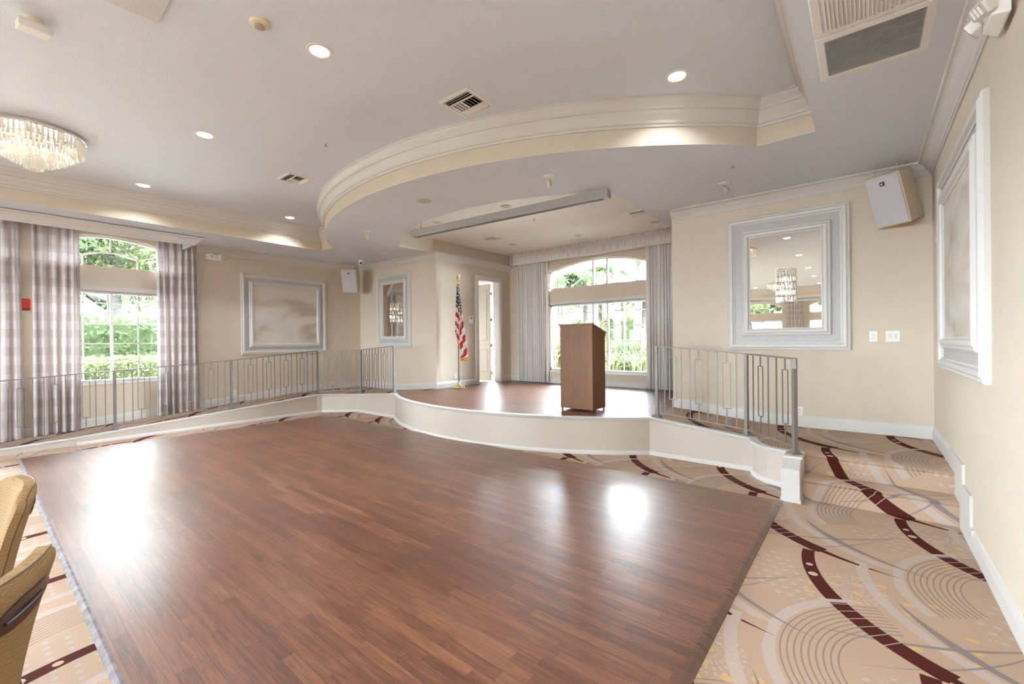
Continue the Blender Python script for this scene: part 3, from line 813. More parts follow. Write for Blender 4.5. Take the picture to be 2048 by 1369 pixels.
# ---------------------------------------------------------------- framed panels on the walls
def framed(name, label, cat, place, a, b, z0, z1, inner_mat, inner_name, bw=(.10, .09, .10), group=None):
    root = thing(name, label, cat, place((a+b)/2, z0, 0), 0, group)
    org = Vector(root.location)
    pl = lambda s, z, w: tuple(Vector(place(s, z, w))-org)
    sgn = 1
    def ringm(nm, off, wd, hgt, base_w, mat):
        bm = bm_new()
        p = [(a+off, z0+off), (b-off, z0+off), (b-off, z1-off), (a+off, z1-off)]
        sweep(bm, p, [(0, 0), (0, base_w+hgt*.55), (wd*.12, base_w+hgt*.8), (wd*.25, base_w+hgt*.62), (wd*.45, base_w+hgt), (wd*.75, base_w+hgt*.9), (wd*.85, base_w+hgt*.5), (wd, base_w+hgt*.4), (wd, 0)], pl, closed=True)
        return finish(nm, bm, mat, root)
    def slab(nm, off, w0, w1, mat):
        bm = bm_new()
        vs = [bm.verts.new(pl(*p)) for p in ((a+off,z0+off,w0),(b-off,z0+off,w0),(b-off,z1-off,w0),(a+off,z1-off,w0),(a+off,z0+off,w1),(b-off,z0+off,w1),(b-off,z1-off,w1),(a+off,z1-off,w1))]
        for q in ((0,3,2,1),(4,5,6,7),(0,1,5,4),(1,2,6,5),(2,3,7,6),(3,0,4,7)): bm.faces.new([vs[i] for i in q])
        return finish(nm, bm, mat, root)
    ringm('outer_moulding', 0, bw[0], .05, 0, TRIM)
    slab('grey_mat_panel', bw[0]*.9, .0, .012, PANEL)
    ringm('inner_moulding', bw[0]+bw[1], bw[2], .045, .012, TRIM)
    slab(inner_name, sum(bw)-.01, .012, .024, inner_mat)
    return root
pBR = lambda s, z, w: (s, YB-w, z); pBL = lambda s, z, w: (s, YBL-w, z)
pR = lambda s, z, w: (XR-w, s, z); pL = lambda s, z, w: (XL+w, s, z)
framed('wall_mirror', 'large white double framed mirror with grey border on the wall behind the right railing', 'mirror', pBR, -1.492, -.127, 1.350, 3.142, MIRROR, 'mirror_glass')
framed('wall_mirror', 'tall narrow-looking framed mirror with grey border on the far wall beside the flag', 'mirror', pBL, -9.28, -7.985, 1.40, 3.12, MIRROR, 'mirror_glass', bw=(.085, .075, .085))
framed('wall_art', 'cream marbled panel in white double frame on the near right wall', 'picture', pR, 3.82, 5.85, 1.21, 2.985, art('marbled_panel', 3.1), 'painted_panel')
framed('wall_art', 'beige swirled marbled panel in white and blue-grey double frame right of the curtained window', 'picture', pL, 3.53, 5.37, 1.27, 2.975, art('marbled_panel_swirled', 11.4), 'painted_panel', bw=(.085, .07, .09))

# crystal sconces on the mirrors
def sconce(loc, label, R=.105, Hh=.42):
    root = thing('wall_sconce', label, 'wall light', loc, 0, 'crystal sconces on the mirrors')
    bm = bm_new(); box(bm, -.05, .05, 0, .02, Hh*.2, Hh*.8); finish('backplate', bm, CHROME, root)
    bm = bm_new()
    for zr_ in range(6):
        z = Hh*zr_/5
        pts = [(R*math.cos(t), -.01-R*math.sin(t)*1.0, z) for t in (PI*k/14 for k in range(15))]
        tube(bm, pts, .004, 6)
    for k in range(9):
        t = PI*k/8; cyl(bm, (R*math.cos(t), -.01-R*math.sin(t), Hh), (R*math.cos(t), -.01-R*math.sin(t), Hh+.012), .007, n=8)
    finish('chrome_cage', bm, CHROME, root)
    for row in range(5):
        for k in range(9):
            t = PI*(k+.5*(row % 2))/8.5
            bm = bm_new(); w, h = .016, Hh/5*.88
            Mx = Matrix.Translation((R*math.cos(t), -.01-R*math.sin(t), Hh*row/5+Hh/10)) @ Matrix.Rotation(-t+PI/2, 4, 'Z')
            lathe(bm, [(.004, -h/2), (w*.62, -h/2+.008), (w*.62, h/2-.008), (.004, h/2)], (0, 0, 0), 6)
            for v in bm.verts: v.co = Mx @ v.co
            finish('crystal', bm, CRYSTAL, root)
    for z in (.28, .72):
        bm = bm_new(); lathe(bm, [(.004, -.02), (.013, -.01), (.013, .015), (.003, .03)], (0, -.05, Hh*z), 10); finish('bulb', bm, BULB2, root)
    return root
BULB2 = emis('sconce_bulb', (1, .8, .5), 1.6)
sconce((-.787, YB-.03, 1.965), 'small cylindrical crystal sconce on the right framed mirror')
sconce((-8.517, YBL-.03, 1.96), 'small cylindrical crystal sconce on the left framed mirror', R=.12, Hh=.45)

# ---------------------------------------------------------------- railings
def railing(name, label, posts, tops, pattern, seg_end=None, group=None):
    """posts: list of (x, y, zbase); top z each; pattern: string per segment, b = bar, R = rectangle"""
    root = thing(name, label, 'railing', posts[0], 0, group)
    o = Vector(posts[0]); L = lambda p: Vector(p)-o
    for i, p in enumerate(posts):
        if p is None: continue
        bm = bm_new(); x, y, z = L(p); d = L(posts[min(i+1, len(posts)-1)])-L(posts[max(i-1, 0)]); a = math.atan2(d.y, d.x)
        Mx = Matrix.Translation((x, y, z)) @ Matrix.Rotation(a, 4, 'Z')
        h = tops[i]-p[2]
        box(bm, -.019, .019, -.019, .019, 0, h-.012, Mx)
        po = finish('post', bm, RAIL, root, bevel=.002)
        bm = bm_new()
        for (r0, z0), (r1, z1) in zip(((.052, .0), (.052, .006), (.034, .018), (.022, .045)), ((.052, .006), (.034, .018), (.022, .045), (.021, .06))):
            A = [bm.verts.new(Mx @ Vector((sx*r0, sy*r0, z0))) for sx, sy in ((-1,-1),(1,-1),(1,1),(-1,1))]
            B = [bm.verts.new(Mx @ Vector((sx*r1, sy*r1, z1))) for sx, sy in ((-1,-1),(1,-1),(1,1),(-1,1))]
            for k in range(4): bm.faces.new((A[k], A[(k+1) % 4], B[(k+1) % 4], B[k]))
        finish('base_flange', bm, RAIL, po)
    pts = [L((p[0], p[1], t)) for p, t in zip(posts, tops)]
    bm = bm_new()
    def sq(bm, p, q, w, h, ext=0):
        d = (q-p); n = Vector((-d.y, d.x, 0)).normalized()*w/2; up = Vector((0, 0, h/2)); e = d.normalized()*ext
        vs = [bm.verts.new(c) for c in (p-e-n-up, p-e+n-up, p-e+n+up, p-e-n+up, q+e-n-up, q+e+n-up, q+e+n+up, q+e-n+up)]
        for f_ in ((0,1,2,3),(7,6,5,4),(0,4,5,1),(1,5,6,2),(2,6,7,3),(3,7,4,0)): bm.faces.new([vs[i] for i in f_])
    for a, b in zip(pts, pts[1:]): sq(bm, a, b, .042, .014, .012)
    if seg_end:
        for (pi, dz) in seg_end: c = pts[pi]; box(bm, c.x-.02, c.x+.02, c.y-.026, c.y+.026, c.z-dz, c.z)
    finish('handrail', bm, RAIL, root, bevel=.002)
    bm = bm_new(); low = [L((p[0], p[1], p[2]+.07)) for p in posts]
    for a, b in zip(low, low[1:]): sq(bm, a, b, .014, .014)
    finish('bottom_rail', bm, RAIL, root)
    for i, pat in enumerate(pattern):
        A, B, a2, b2 = pts[i], pts[i+1], low[i], low[i+1]; n = len(pat)+1
        d = (B-A); d.z = 0; Ls = d.length; d.normalize(); ang = math.atan2(d.y, d.x)
        for k, ch in enumerate(pat):
            t = (k+1)/n; top = A.lerp(B, t); bot = a2.lerp(b2, t); H_ = top.z-bot.z
            Mx = Matrix.Translation(bot) @ Matrix.Rotation(ang, 4, 'Z'); bm = bm_new(); w = .0055
            if ch == 'b': box(bm, -w, w, -w, w, 0, H_, Mx); nm = 'baluster'
            else:
                hw = min(.042, Ls/n*.40)
                box(bm, -w, w, -w, w, 0, H_*.23, Mx); box(bm, -w, w, -w, w, H_*.86, H_, Mx)
                for sx in (-hw, hw): box(bm, sx-w*.8, sx+w*.8, -w*.8, w*.8, H_*.23, H_*.86, Mx)
                for z in (.23, .86): box(bm, -hw, hw, -w*.8, w*.8, H_*z-w*.8, H_*z+w*.8, Mx)
                nm = 'rectangular_baluster'
            finish(nm, bm, RAIL, root)
    return root
PX = -9.25
lp = [(PX, -.20, ramp_z(-.2)), (PX, 1.44, ramp_z(1.44)), (PX, 3.08, ramp_z(3.08)), (PX, 4.74, .389), (-8.60, 5.38, .392), (-7.46, 5.42, .478)]
railing('ramp_railing', 'long pewter metal railing with rectangle balusters rising along the left ramp', lp, [.99, 1.095, 1.19, 1.335, 1.345, 1.42],
        ['bbRbbRbbRbbRbb', 'bbRbbRbbRbbRbb', 'bbRbbRbbRbbRbb', 'bbRbbRbb', 'bRbbRbbRbb'], seg_end=[(5, .09)])
rp = [(-2.13, 5.66, .485), (-1.075, 5.66, ZL+.004), (-.535, 5.02, .382)]
railing('landing_railing', 'short pewter metal railing with rectangle balusters beside the right steps', rp, [1.42, 1.325, 1.305],
        ['bRbbRbbRb', 'bRbbR'], seg_end=[(0, .09), (2, .10)])

# ---------------------------------------------------------------- lectern
lec = thing('lectern', 'tall brown wood veneer lectern with slanted top standing on the stage', 'lectern', (-3.225, 5.64, ZS))
bm = bm_new(); w, y0, y1 = .265, -.185, .20
pr = [(y0, .03), (y1, .03), (y1, 1.115), (y0, 1.235)]
A = [bm.verts.new((-w, y, z)) for y, z in pr]; B = [bm.verts.new((w, y, z)) for y, z in pr]
for i in range(4): bm.faces.new((A[i], A[(i+1) % 4], B[(i+1) % 4], B[i]))
bm.faces.new(A[::-1]); bm.faces.new(B); finish('body', bm, LECTERN, lec, bevel=.004)
bm = bm_new(); pr = [(y0-.012, 1.238), (y1+.03, 1.106), (y1+.03, 1.122), (y0-.012, 1.256)]
A = [bm.verts.new((-w-.014, y, z)) for y, z in pr]; B = [bm.verts.new((w+.014, y, z)) for y, z in pr]
for i in range(4): bm.faces.new((A[i], A[(i+1) % 4], B[(i+1) % 4], B[i]))
bm.faces.new(A[::-1]); bm.faces.new(B); finish('slanted_top', bm, LECTOP, lec)
bm = bm_new(); box(bm, -w, w, y1+.01, y1+.03, 1.12, 1.15); finish('book_stop', bm, LECTOP, lec)
for sx in (-1, 1):
    for y in (y0+.02, y1-.02):
        bm = bm_new(); cyl(bm, (sx*(w-.02), y, 0), (sx*(w-.02), y, .03), .014, n=10); finish('foot', bm, BLACK, lec)

# ---------------------------------------------------------------- flag
fl = thing('flag_stand', 'furled american flag with gold fringe on a brass-based indoor pole beside the stage door', 'flag', (-6.90, 6.70, ZS))
bm = bm_new(); lathe(bm, [(.005, 0), (.135, 0), (.14, .012), (.125, .03), (.09, .04), (.06, .06), (.035, .09), (.028, .13), (.022, .14)], n=28); finish('weighted_base', bm, GOLD, fl, smooth=True)
bm = bm_new(); cyl(bm, (0, 0, .12), (0, 0, 2.28), .013, .012, n=12); finish('pole', bm, simple('dark_pole', (.12, .07, .045), .35), fl)
bm = bm_new(); lathe(bm, [(.004, 2.27), (.02, 2.275), (.024, 2.30), (.010, 2.32), (.010, 2.335), (.022, 2.35), (.022, 2.36), (.004, 2.37)], n=12)
# spread wing ornament
for s_ in (-1, 1):
    P_ = [(0, 2.36), (s_*.02, 2.40), (s_*.055, 2.47), (s_*.045, 2.41), (s_*.03, 2.37), (0, 2.35)]
    A = [bm.verts.new((x, -.006, z)) for x, z in P_]; B = [bm.verts.new((x, .006, z)) for x, z in P_]
    bm.faces.new(A); bm.faces.new(B[::-1])
    for i in range(6): bm.faces.new((A[i], A[(i+1) % 6], B[(i+1) % 6], B[i]))
lathe(bm, [(.003, 2.35), (.018, 2.38), (.014, 2.43), (.011, 2.45), (.003, 2.475)], n=10)
finish('eagle_finial', bm, GOLD, fl)
def flag_sheet(name, mat, v0, v1, w_extra=0.0, r_off=0.0, nu=48, nv=60, edge=None):
    bm = bm_new(); uvl = bm.loops.layers.uv.new('UVMap'); G = []
    for j in range(nv+1):
        v = v0+(v1-v0)*j/nv; row = []
        for i in range(nu+1):
            uu = i/nu; s = uu-.35
            wd = .035+.20*min(1, v*1.15)**1.1
            drop = (1.0 if uu > .5 else .62+.38*max(0, (uu-.1)/.4)**1)   # left lobe ends higher
            if uu < .18: drop = .66
            x = s*wd*1.25 + .04*v
            y = .030*math.sin(uu*PI*7.0)*(.5+.5*v) - .02
            z = 2.24-v*drop*1.62 - .03*abs(math.sin(uu*PI*3))*v
            row.append((bm.verts.new((x*.80, y+x*.45, z)), uu, v))
        G.append(row)
    for j in range(nv):
        for i in range(nu):
            q = (G[j][i], G[j][i+1], G[j+1][i+1], G[j+1][i]); fa = bm.faces.new([a[0] for a in q])
            for l, a in zip(fa.loops, q): l[uvl].uv = (a[1], a[2])
    o = finish(name, bm, mat, fl, smooth=True, autos=False)
    md = o.modifiers.new('solid', 'SOLIDIFY'); md.thickness = .003
    return o
flag_sheet('flag_cloth', FLAG, 0, .955); flag_sheet('gold_fringe', FRINGE, .955, 1.0, nv=3)
bm = bm_new(); tube(bm, [(.012, -.03, 2.25), (.05, -.02, 2.1), (.062, -.01, 1.7), (.055, -.015, 1.35), (.05, -.02, 1.2)], .006, 6); finish('gold_cord', bm, GOLD, fl)

# ---------------------------------------------------------------- curtains
def curtain(name, label, place, a, b, z0, z1, mat, folds, amp, ptop=0.0, pinch=.0, group=None, w0=.10, gather=None, seed=0, zb=None):
    """hangs along the wall from a to b; place(s, z, w)"""
    rnd = random.Random(seed); root_loc = Vector(place((a+b)/2, z0, 0))
    bm = bm_new(); uvl = bm.loops.layers.uv.new('UVMap'); nu, nv = folds*12, 22; G = []
    ph = [rnd.uniform(-.5, .5) for _ in range(folds+2)]
    for j in range(nv+1):
        t = j/nv; row = []
        for i in range(nu+1):
            uu = i/nu
            k = uu*folds; p0 = ph[int(k)]*(1-(k % 1))+ph[int(k)+1]*(k % 1)
            A_ = amp*(1+.35*p0)*(.55+.45*(1-t)) * (1 if t < .97 else .7)
            c_ = (a+b)/2; sc_ = 1-pinch*math.sin(PI*min(1, t*1.0))**1*(.5)
            s = c_+(a-c_+(b-a)*uu)*sc_ + .012*math.sin(3*t+k*1.3)
            w = w0+A_*math.sin(2*PI*k+p0*1.5+.3*math.sin(2.2*t+k))
            zlo = z0 if zb is None else zb(s)
            z = zlo+(z1-zlo)*t
            row.append((bm.verts.new(Vector(place(s, z, w))-root_loc), uu*(b-a)*2.0, z))
        G.append(row)
    for j in range(nv):
        for i in range(nu):
            q = (G[j][i], G[j][i+1], G[j+1][i+1], G[j+1][i]); fa = bm.faces.new([x[0] for x in q])
            for l, x in zip(fa.loops, q): l[uvl].uv = (x[1], x[2])
    o = finish(name, bm, mat, smooth=True, autos=False); o.location = root_loc
    return tag(o, label, 'curtain', group)
rz_ = lambda s: ramp_z(s)+.012
g_ = 'sheer plaid curtains at the side windows'
curtain('curtain', 'sheer brown and silver plaid curtain right of the left window', pL, 2.12, 2.75, 0, 3.72, PLAID, 6, .055, w0=.12, group=g_, seed=1, zb=rz_)
curtain('curtain', 'sheer plaid curtain between the red wall box and the left window', pL, .60, 1.13, 0, 3.72, PLAID, 5, .055, w0=.12, group=g_, seed=2, zb=rz_)
curtain('curtain', 'sheer plaid curtain at the extreme left edge, left of the red wall box', pL, -.18, .50, 0, 3.72, PLAID, 6, .055, w0=.12, group=g_, seed=3, zb=rz_)
curtain('curtain', 'sheer plaid curtain reflected in the right mirror between two windows', lambda s, z, w: (s, YSOUTH+w, z), -3.05, -2.30, .02, 3.38, PLAID, 7, .04, w0=.12, seed=4)
g_ = 'grey striped drapes at the stage window'
pN = lambda s, z, w: (s, YS-w, z)
curtain('drape', 'grey striped pleated drape left of the stage window', pN, -6.80, -5.99, ZS+.01, 3.50, STRIPE, 13, .035, w0=.11, group=g_, seed=5)
curtain('drape', 'grey striped pleated drape between stage window and right railing', pN, -3.42, -2.42, ZS+.01, 3.50, STRIPE, 15, .035, w0=.11, group=g_, seed=6)
for nm, lb, x in (('drape_lining', 'white lining edge hanging beside the left stage drape', -5.955), ('drape_lining', 'white lining edge hanging beside the right stage drape', -3.455)):
    bm = bm_new(); A = []
    for j in range(13):
        z = ZS+.02+(3.46-ZS)*j/12; A.append([bm.verts.new((x+dx*.045+.004*math.sin(z*3+dx), YS-.07-.02*math.cos(dx*2.5), z)) for dx in (-1, -.5, 0, .5, 1)])
    for P_, Q_ in zip(A, A[1:]):
        for k in range(4): bm.faces.new((P_[k], P_[k+1], Q_[k+1], Q_[k]))
    o = finish(nm, bm, simple('white_lining', (.82, .79, .78), .8), smooth=True); md = o.modifiers.new('solid', 'SOLIDIFY'); md.thickness = .004
    tag(o, lb, 'curtain', 'white linings of the stage drapes')
# valance
va = thing('valance', 'long gathered grey fabric valance across the top of the stage window', 'valance', (-4.6, YS-.10, 3.40))
bm = bm_new(); uvl = bm.loops.layers.uv.new('UVMap'); nx = 520; G = []
path = [(-6.90-4.6+9.2-2.3, 0)]
def vpt(t):      # t in metres along: return then front then return
    x0, x1 = -2.31, 2.34
    if t < .18: return x0, .10-t, (1, 0)
    return x0+(t-.18), -.08, (0, 1)
Ltot = .18+4.65
for i in range(nx+1):
    t = Ltot*i/nx; x, y, n_ = vpt(t); a = .004*math.sin(t*170)+.003*math.sin(t*97+1)+.002*math.sin(t*251)
    col_ = []
    for z in (.0, .012, .05, .15, .25, .288, .298):
        puff = a*(1 if .01 < z < .29 else .25)+(.006 if .03 < z < .27 else 0)
        col_.append((bm.verts.new((x-n_[0]*puff, y-n_[1]*puff, z)), t, z))
    G.append(col_)
for A, B in zip(G, G[1:]):
    for k in range(6):
        q = (A[k], B[k], B[k+1], A[k+1]); fa = bm.faces.new([x[0] for x in q])
        for l, x in zip(fa.loops, q): l[uvl].uv = (x[1], x[2])
finish('gathered_front', bm, GATHER, va, smooth=True, autos=False)
bm = bm_new(); tube(bm, [(vpt(Ltot*i/40)[0], vpt(Ltot*i/40)[1]-.004, -.002) for i in range(2, 41)], .006, 6); finish('welt', bm, simple('welt_cord', (.66, .63, .61), .8), va)
bm = bm_new(); box(bm, -2.29, 2.33, -.06, .08, .01, .285); finish('board', bm, TRIM, va)

# ---------------------------------------------------------------- ceiling fixtures
def lamp(o, z, watts, col_=(.88, .945, 1.0), rad=.07):
    d = bpy.data.lights.new('downlight_bulb', 'AREA'); d.shape = 'DISK'; d.size = rad*2; d.energy = watts; d.color = col_; d.spread = 2.2
    l = bpy.data.objects.new('downlight_bulb', d); COL.objects.link(l); l.parent = o; l.location = (0, 0, z)
def downlight_proto():
    root = thing('recessed_downlight', 'x', 'ceiling light')
    bm = bm_new(); prf = [(.072, .0), (.072, .006), (.078, .0), (.094, -.003), (.098, 0)]
    n = 28; R_ = []
    for (r_, z) in ((.068, .02), (.072, -.001), (.080, -.006), (.096, -.005), (.100, .0)):
        R_.append([bm.verts.new((r_*math.cos(2*PI*k/n), r_*math.sin(2*PI*k/n), z)) for k in range(n)])
    for A, B in zip(R_, R_[1:]):
        for k in range(n): bm.faces.new((A[k], A[(k+1) % n], B[(k+1) % n], B[k]))
    finish('trim_ring', bm, PLASTIC, root, smooth=True)
    bm = bm_new(); lathe(bm, [(.069, -.002), (.069, -.004), (.03, -.006)], n=24); finish('lens', bm, LAMPGLOW, root)
    return root
dp = downlight_proto(); lamp(dp, -.012, LAMP_W)
D_ = [(-3.40, 1.785, 'brightest recessed light in the tray ceiling, nearest the smoke detector'), (-1.29, 3.98, 'lit recessed light between the curved soffit and the return grilles'),
      (-5.75, 1.675, 'lit recessed light right of the chandelier in the tray ceiling'), (-8.26, 1.63, 'lit recessed light above the left window, behind the chandelier'), (-8.34, 3.775, 'lit recessed light where curved soffit meets the left tray edge'),
      (-1.40, 1.24, 'largest recessed light seen in the right mirror, at its top'), (-1.43, -1.43, 'second recessed light from the top in the right mirror'), (-1.45, -4.3, 'third recessed light from the top in the right mirror'),
      (-1.48, -6.8, 'fourth recessed light from the top in the right mirror'), (-1.5, -9.5, 'fifth and lowest recessed light at right in the right mirror'), (-3.9, -9.5, 'small recessed light at lower left in the right mirror')]
extra = [(-5.6, -1.4), (-8.2, -1.4), (-3.9, -4.3), (-6.0, -4.3), (-8.2, -4.3), (-5.9, -7.0), (-8.2, -7.0)]
for i, (x, y, lb) in enumerate(D_):
    o = dp if i == 0 else copy_tree(dp); o.location = (x, y, ZT); o['label'] = lb; o['group'] = 'lit recessed lights in the tray ceiling'
    k_ = {0: .45, 1: .35, 2: .8, 3: .5, 4: .55, 5: .7}.get(i, 1)      # bulbs next to the tray wall and near the camera are dimmer
    for ch in o.children:
        if ch.type == 'LIGHT': ch.data = ch.data.copy(); ch.data.energy = LAMP_W*k_
for x, y in extra:
    o = copy_tree(dp); o.location = (x, y, ZT); o['label'] = {-1.4: 'recessed light just behind the camera ', -4.3: 'recessed light in the middle of the hall ', -7.0: 'recessed light in the far third of the hall '}[y] + {-5.6: 'nearer the right wall', -5.9: 'nearer the right wall', -3.9: 'closest to the right wall', -6.0: 'along the centre line', -8.2: 'along the window side'}[x]; o['group'] = 'recessed lights over the back of the hall'
# unlit recessed cans
def can(x, y, z, lb, R_=.075):
    root = thing('unlit_recessed_light', lb, 'ceiling light', (x, y, z), 0, 'unlit recessed lights above the stage')
    bm = bm_new(); lathe(bm, [(R_, .02), (R_+.004, -.003), (R_+.02, -.005), (R_+.024, 0), (R_*.9, 0.0)], n=24); finish('trim_ring', bm, PLASTIC, root)
    bm = bm_new(); lathe(bm, [(R_*.98, -.006), (R_*.6, -.002), (.01, -.001)], n=24); finish('lens', bm, simple('frosted_lens', (.62, .60, .58), .5), root)
for x, y, lb in ((-4.65, 8.0, 'unlit recessed light above the middle of the stage valance'), (-6.21, 7.75, 'unlit recessed light near the left end of the stage valance'),
                 (-3.02, 8.04, 'unlit recessed light near the right end of the stage valance'), (-4.54, 5.51, 'unlit recessed light behind the projection screen case'), (-6.1, 5.41, 'unlit recessed light behind the left end of the projection screen case')):
    can(x, y, ZSC, lb)
o = thing('ceiling_speaker', 'flat round white speaker grille in the curved soffit', 'speaker', (-4.65, 3.89, ZC))
bm = bm_new(); lathe(bm, [(.10, 0), (.10, -.005), (.085, -.006), (.01, -.003)], n=26); finish('grille', bm, simple('speaker_grey', (.55, .53, .53), .7), o)

# air diffusers
def diffuser(x, y, z, sz, lb, rz=0):
    root = thing('ceiling_diffuser', lb, 'air vent', (x, y, z), rz)
    h = sz/2; bm = bm_new()
    sweep(bm, [(-h, -h), (h, -h), (h, h), (-h, h)], [(0, 0), (0, -.004), (.035, -.012), (.035, 0)], XY, closed=True)
    finish('frame', bm, PLASTIC, root)
    bm = bm_new(); box(bm, -h+.03, h-.03, -h+.03, h-.03, .0, .003); finish('dark_backing', bm, DARKGAP, root)
    def louvre(x0, x1, y0, y1, ax):
        bm = bm_new()
        if ax == 'X': Mx = Matrix.Translation(((x0+x1)/2, (y0+y1)/2, -.008)) @ Matrix.Rotation(.6 if y0 < 0 else -.6, 4, 'X'); box(bm, -(x1-x0)/2, (x1-x0)/2, -.009, .009, -.001, .001, Mx)
        else: Mx = Matrix.Translation(((x0+x1)/2, (y0+y1)/2, -.008)) @ Matrix.Rotation(-.6 if x0 < 0 else .6, 4, 'Y'); box(bm, -.009, .009, -(y1-y0)/2, (y1-y0)/2, -.001, .001, Mx)
        finish('louvre', bm, PLASTIC, root)
    q = h-.04
    for k in range(3):
        yy = -q+.015+k*.028; louvre(-q, q, yy-.01, yy+.01, 'X'); yy = q-.015-k*.028; louvre(-q, q, yy-.01, yy+.01, 'X')
    for k in range(8):
        xx = -q+.015+k*(2*q-.03)/7; louvre(xx-.01, xx+.01, -q+.09, q-.09, 'Y')
    bm = bm_new()
    for s_ in (-1, 1): box(bm, -q, q, s_*(q-.085)-.004, s_*(q-.085)+.004, -.014, -.001)
    finish('divider', bm, PLASTIC, root)
diffuser(-3.04, 3.10, ZT, .40, 'square white ceiling diffuser in front of the curved soffit')
diffuser(-6.32, 2.95, ZT, .38, 'square white ceiling diffuser left of the curved soffit')
diffuser(-3.04, 7.27, ZSC, .32, 'small ceiling diffuser above the right of the stage')
diffuser(-6.20, 7.05, ZSC, .32, 'small ceiling diffuser above the stage near the door')

# return air grilles
def grille(x0, x1, y0, y1, lb, n, axis):
    root = thing('return_grille', lb, 'air vent', ((x0+x1)/2, (y0+y1)/2, ZC), 0, 'return air grilles side by side')
    w, h = (x1-x0)/2, (y1-y0)/2; bm = bm_new()
    sweep(bm, [(-w-.05, -h-.045), (w+.05, -h-.045), (w+.05, h+.045), (-w-.05, h+.045)], [(0, 0), (0, -.006), (.006, -.010), (.045, -.012), (.048, 0)], XY, closed=True)
    finish('frame', bm, PLASTIC, root)
    bm = bm_new(); box(bm, -w, w, -h, h, -.001, 0.003); finish('dark_backing', bm, DARKGAP, root)
    for k in range(n):
        bm = bm_new()
        if axis == 'X':
            c = -h+(2*h)*(k+.5)/n; Mx = Matrix.Translation((0, c, -.007)) @ Matrix.Rotation(.75, 4, 'X'); box(bm, -w, w, -.0065, .0065, -.0007, .0007, Mx)
        else:
            c = -w+(2*w)*(k+.5)/n; Mx = Matrix.Translation((c, 0, -.007)) @ Matrix.Rotation(.5, 4, 'Y'); box(bm, -.012, .012, -h, h, -.0007, .0007, Mx)
        finish('louvre', bm, PLASTIC, root)
grille(-.19, .29, 3.48, 3.96, 'return air grille with fine dark slats in the right soffit', 34, 'X')
grille(-.19, .29, 2.90, 3.37, 'return air grille with coarser pale slats cut by the top edge', 24, 'Y')

# attic hatch, smoke detector, pendant box, sprinklers
bm = bm_new(); box(bm, -.32, 0, -.6, 0, -.022, 0); o = finish('attic_hatch', bm, simple('hatch_plaster', (.66, .67, .69), .8, bmp=.3, bs=75, bd=.01), loc=(-3.66, .875, ZT), bevel=.003); tag(o, 'flush plaster access hatch at the top edge of the ceiling', 'hatch')
o = thing('smoke_detector', 'round yellowed smoke detector on the tray ceiling', 'smoke detector', (-3.43, 1.35, ZT))
bm = bm_new(); lathe(bm, [(.065, 0), (.067, -.012), (.06, -.022), (.042, -.026), (.01, -.026)], n=26); finish('housing', bm, OLDPLASTIC, o, smooth=True)
bm = bm_new(); lathe(bm, [(.034, -.024), (.034, -.04), (.025, -.046), (.01, -.047)], n=20); finish('chamber', bm, simple('chamber_grey', (.42, .38, .33), .6), o, smooth=True)
o = thing('ceiling_box', 'white rectangular box fitting close under the ceiling at upper left', 'ceiling device', (-4.64, .31, ZT), .12)
bm = bm_new(); box(bm, -.055, .055, -.085, .085, -.095, -.035); finish('housing', bm, PLASTIC, o, bevel=.008)
bm = bm_new(); cyl(bm, (0, 0, -.035), (0, 0, 0), .05, n=20); finish('mount', bm, OLDPLASTIC, o)
def sprinkler(x, y, z, lb):
    o = thing('sprinkler', lb, 'sprinkler', (x, y, z), 0, 'ceiling sprinklers')
    bm = bm_new(); lathe(bm, [(.032, 0), (.030, -.004), (.010, -.006)], n=18); finish('escutcheon', bm, PLASTIC, o)
    bm = bm_new(); cyl(bm, (0, 0, -.004), (0, 0, -.03), .008, n=8); lathe(bm, [(.004, -.03), (.018, -.032), (.018, -.034), (.004, -.036)], n=12); finish('head', bm, STEEL, o)
sprinkler(-4.92, 2.65, ZT, 'small sprinkler in the tray ceiling in front of the left diffuser')
sprinkler(-1.12, 5.29, ZC, 'small sprinkler in the soffit near the right hanging speaker')
sprinkler(-7.76, 4.88, ZC, 'small sprinkler under the left end of the curved soffit')
sprinkler(-4.62, 6.40, ZSC, 'small sprinkler in the stage ceiling')
sprinkler(-8.97, 2.29, ZC, 'small sprinkler below the left tray edge above the curtains')
# spot heads
def spot(x, y, lb, tilt, az):
    o = thing('spotlight', lb, 'spotlight', (x, y, ZC), az, 'spotlights on the curved soffit')
    bm = bm_new(); lathe(bm, [(.062, 0), (.062, -.006), (.05, -.014), (.01, -.018)], n=24); finish('canopy', bm, PLASTIC, o, smooth=True)
    bm = bm_new(); cyl(bm, (0, 0, -.015), (0, 0, -.05), .006, n=8); finish('stem', bm, CHROME, o)
    bm = bm_new(); Mx = Matrix.Translation((0, 0, -.05)) @ Matrix.Rotation(tilt, 4, 'X')
    lathe(bm, [(.010, .012), (.024, 0), (.030, -.025), (.030, -.075), (.026, -.082), (.01, -.078)], n=20)
    for v in bm.verts: v.co = Mx @ v.co
    finish('lamp_head', bm, simple('spot_head', (.50, .46, .40), .4, metal=.4), o, smooth=True)
spot(-2.85, 4.25, 'spotlight with chrome stem on the middle right of the curved soffit', .15, 0)
spot(-6.68, 4.31, 'angled spotlight on the left part of the curved soffit', .6, .8)
spot(-8.05, 5.60, 'angled spotlight above the left framed mirror', .7, .9)
spot(-1.34, 5.84, 'angled spotlight above the right framed mirror', .7, -1.2)

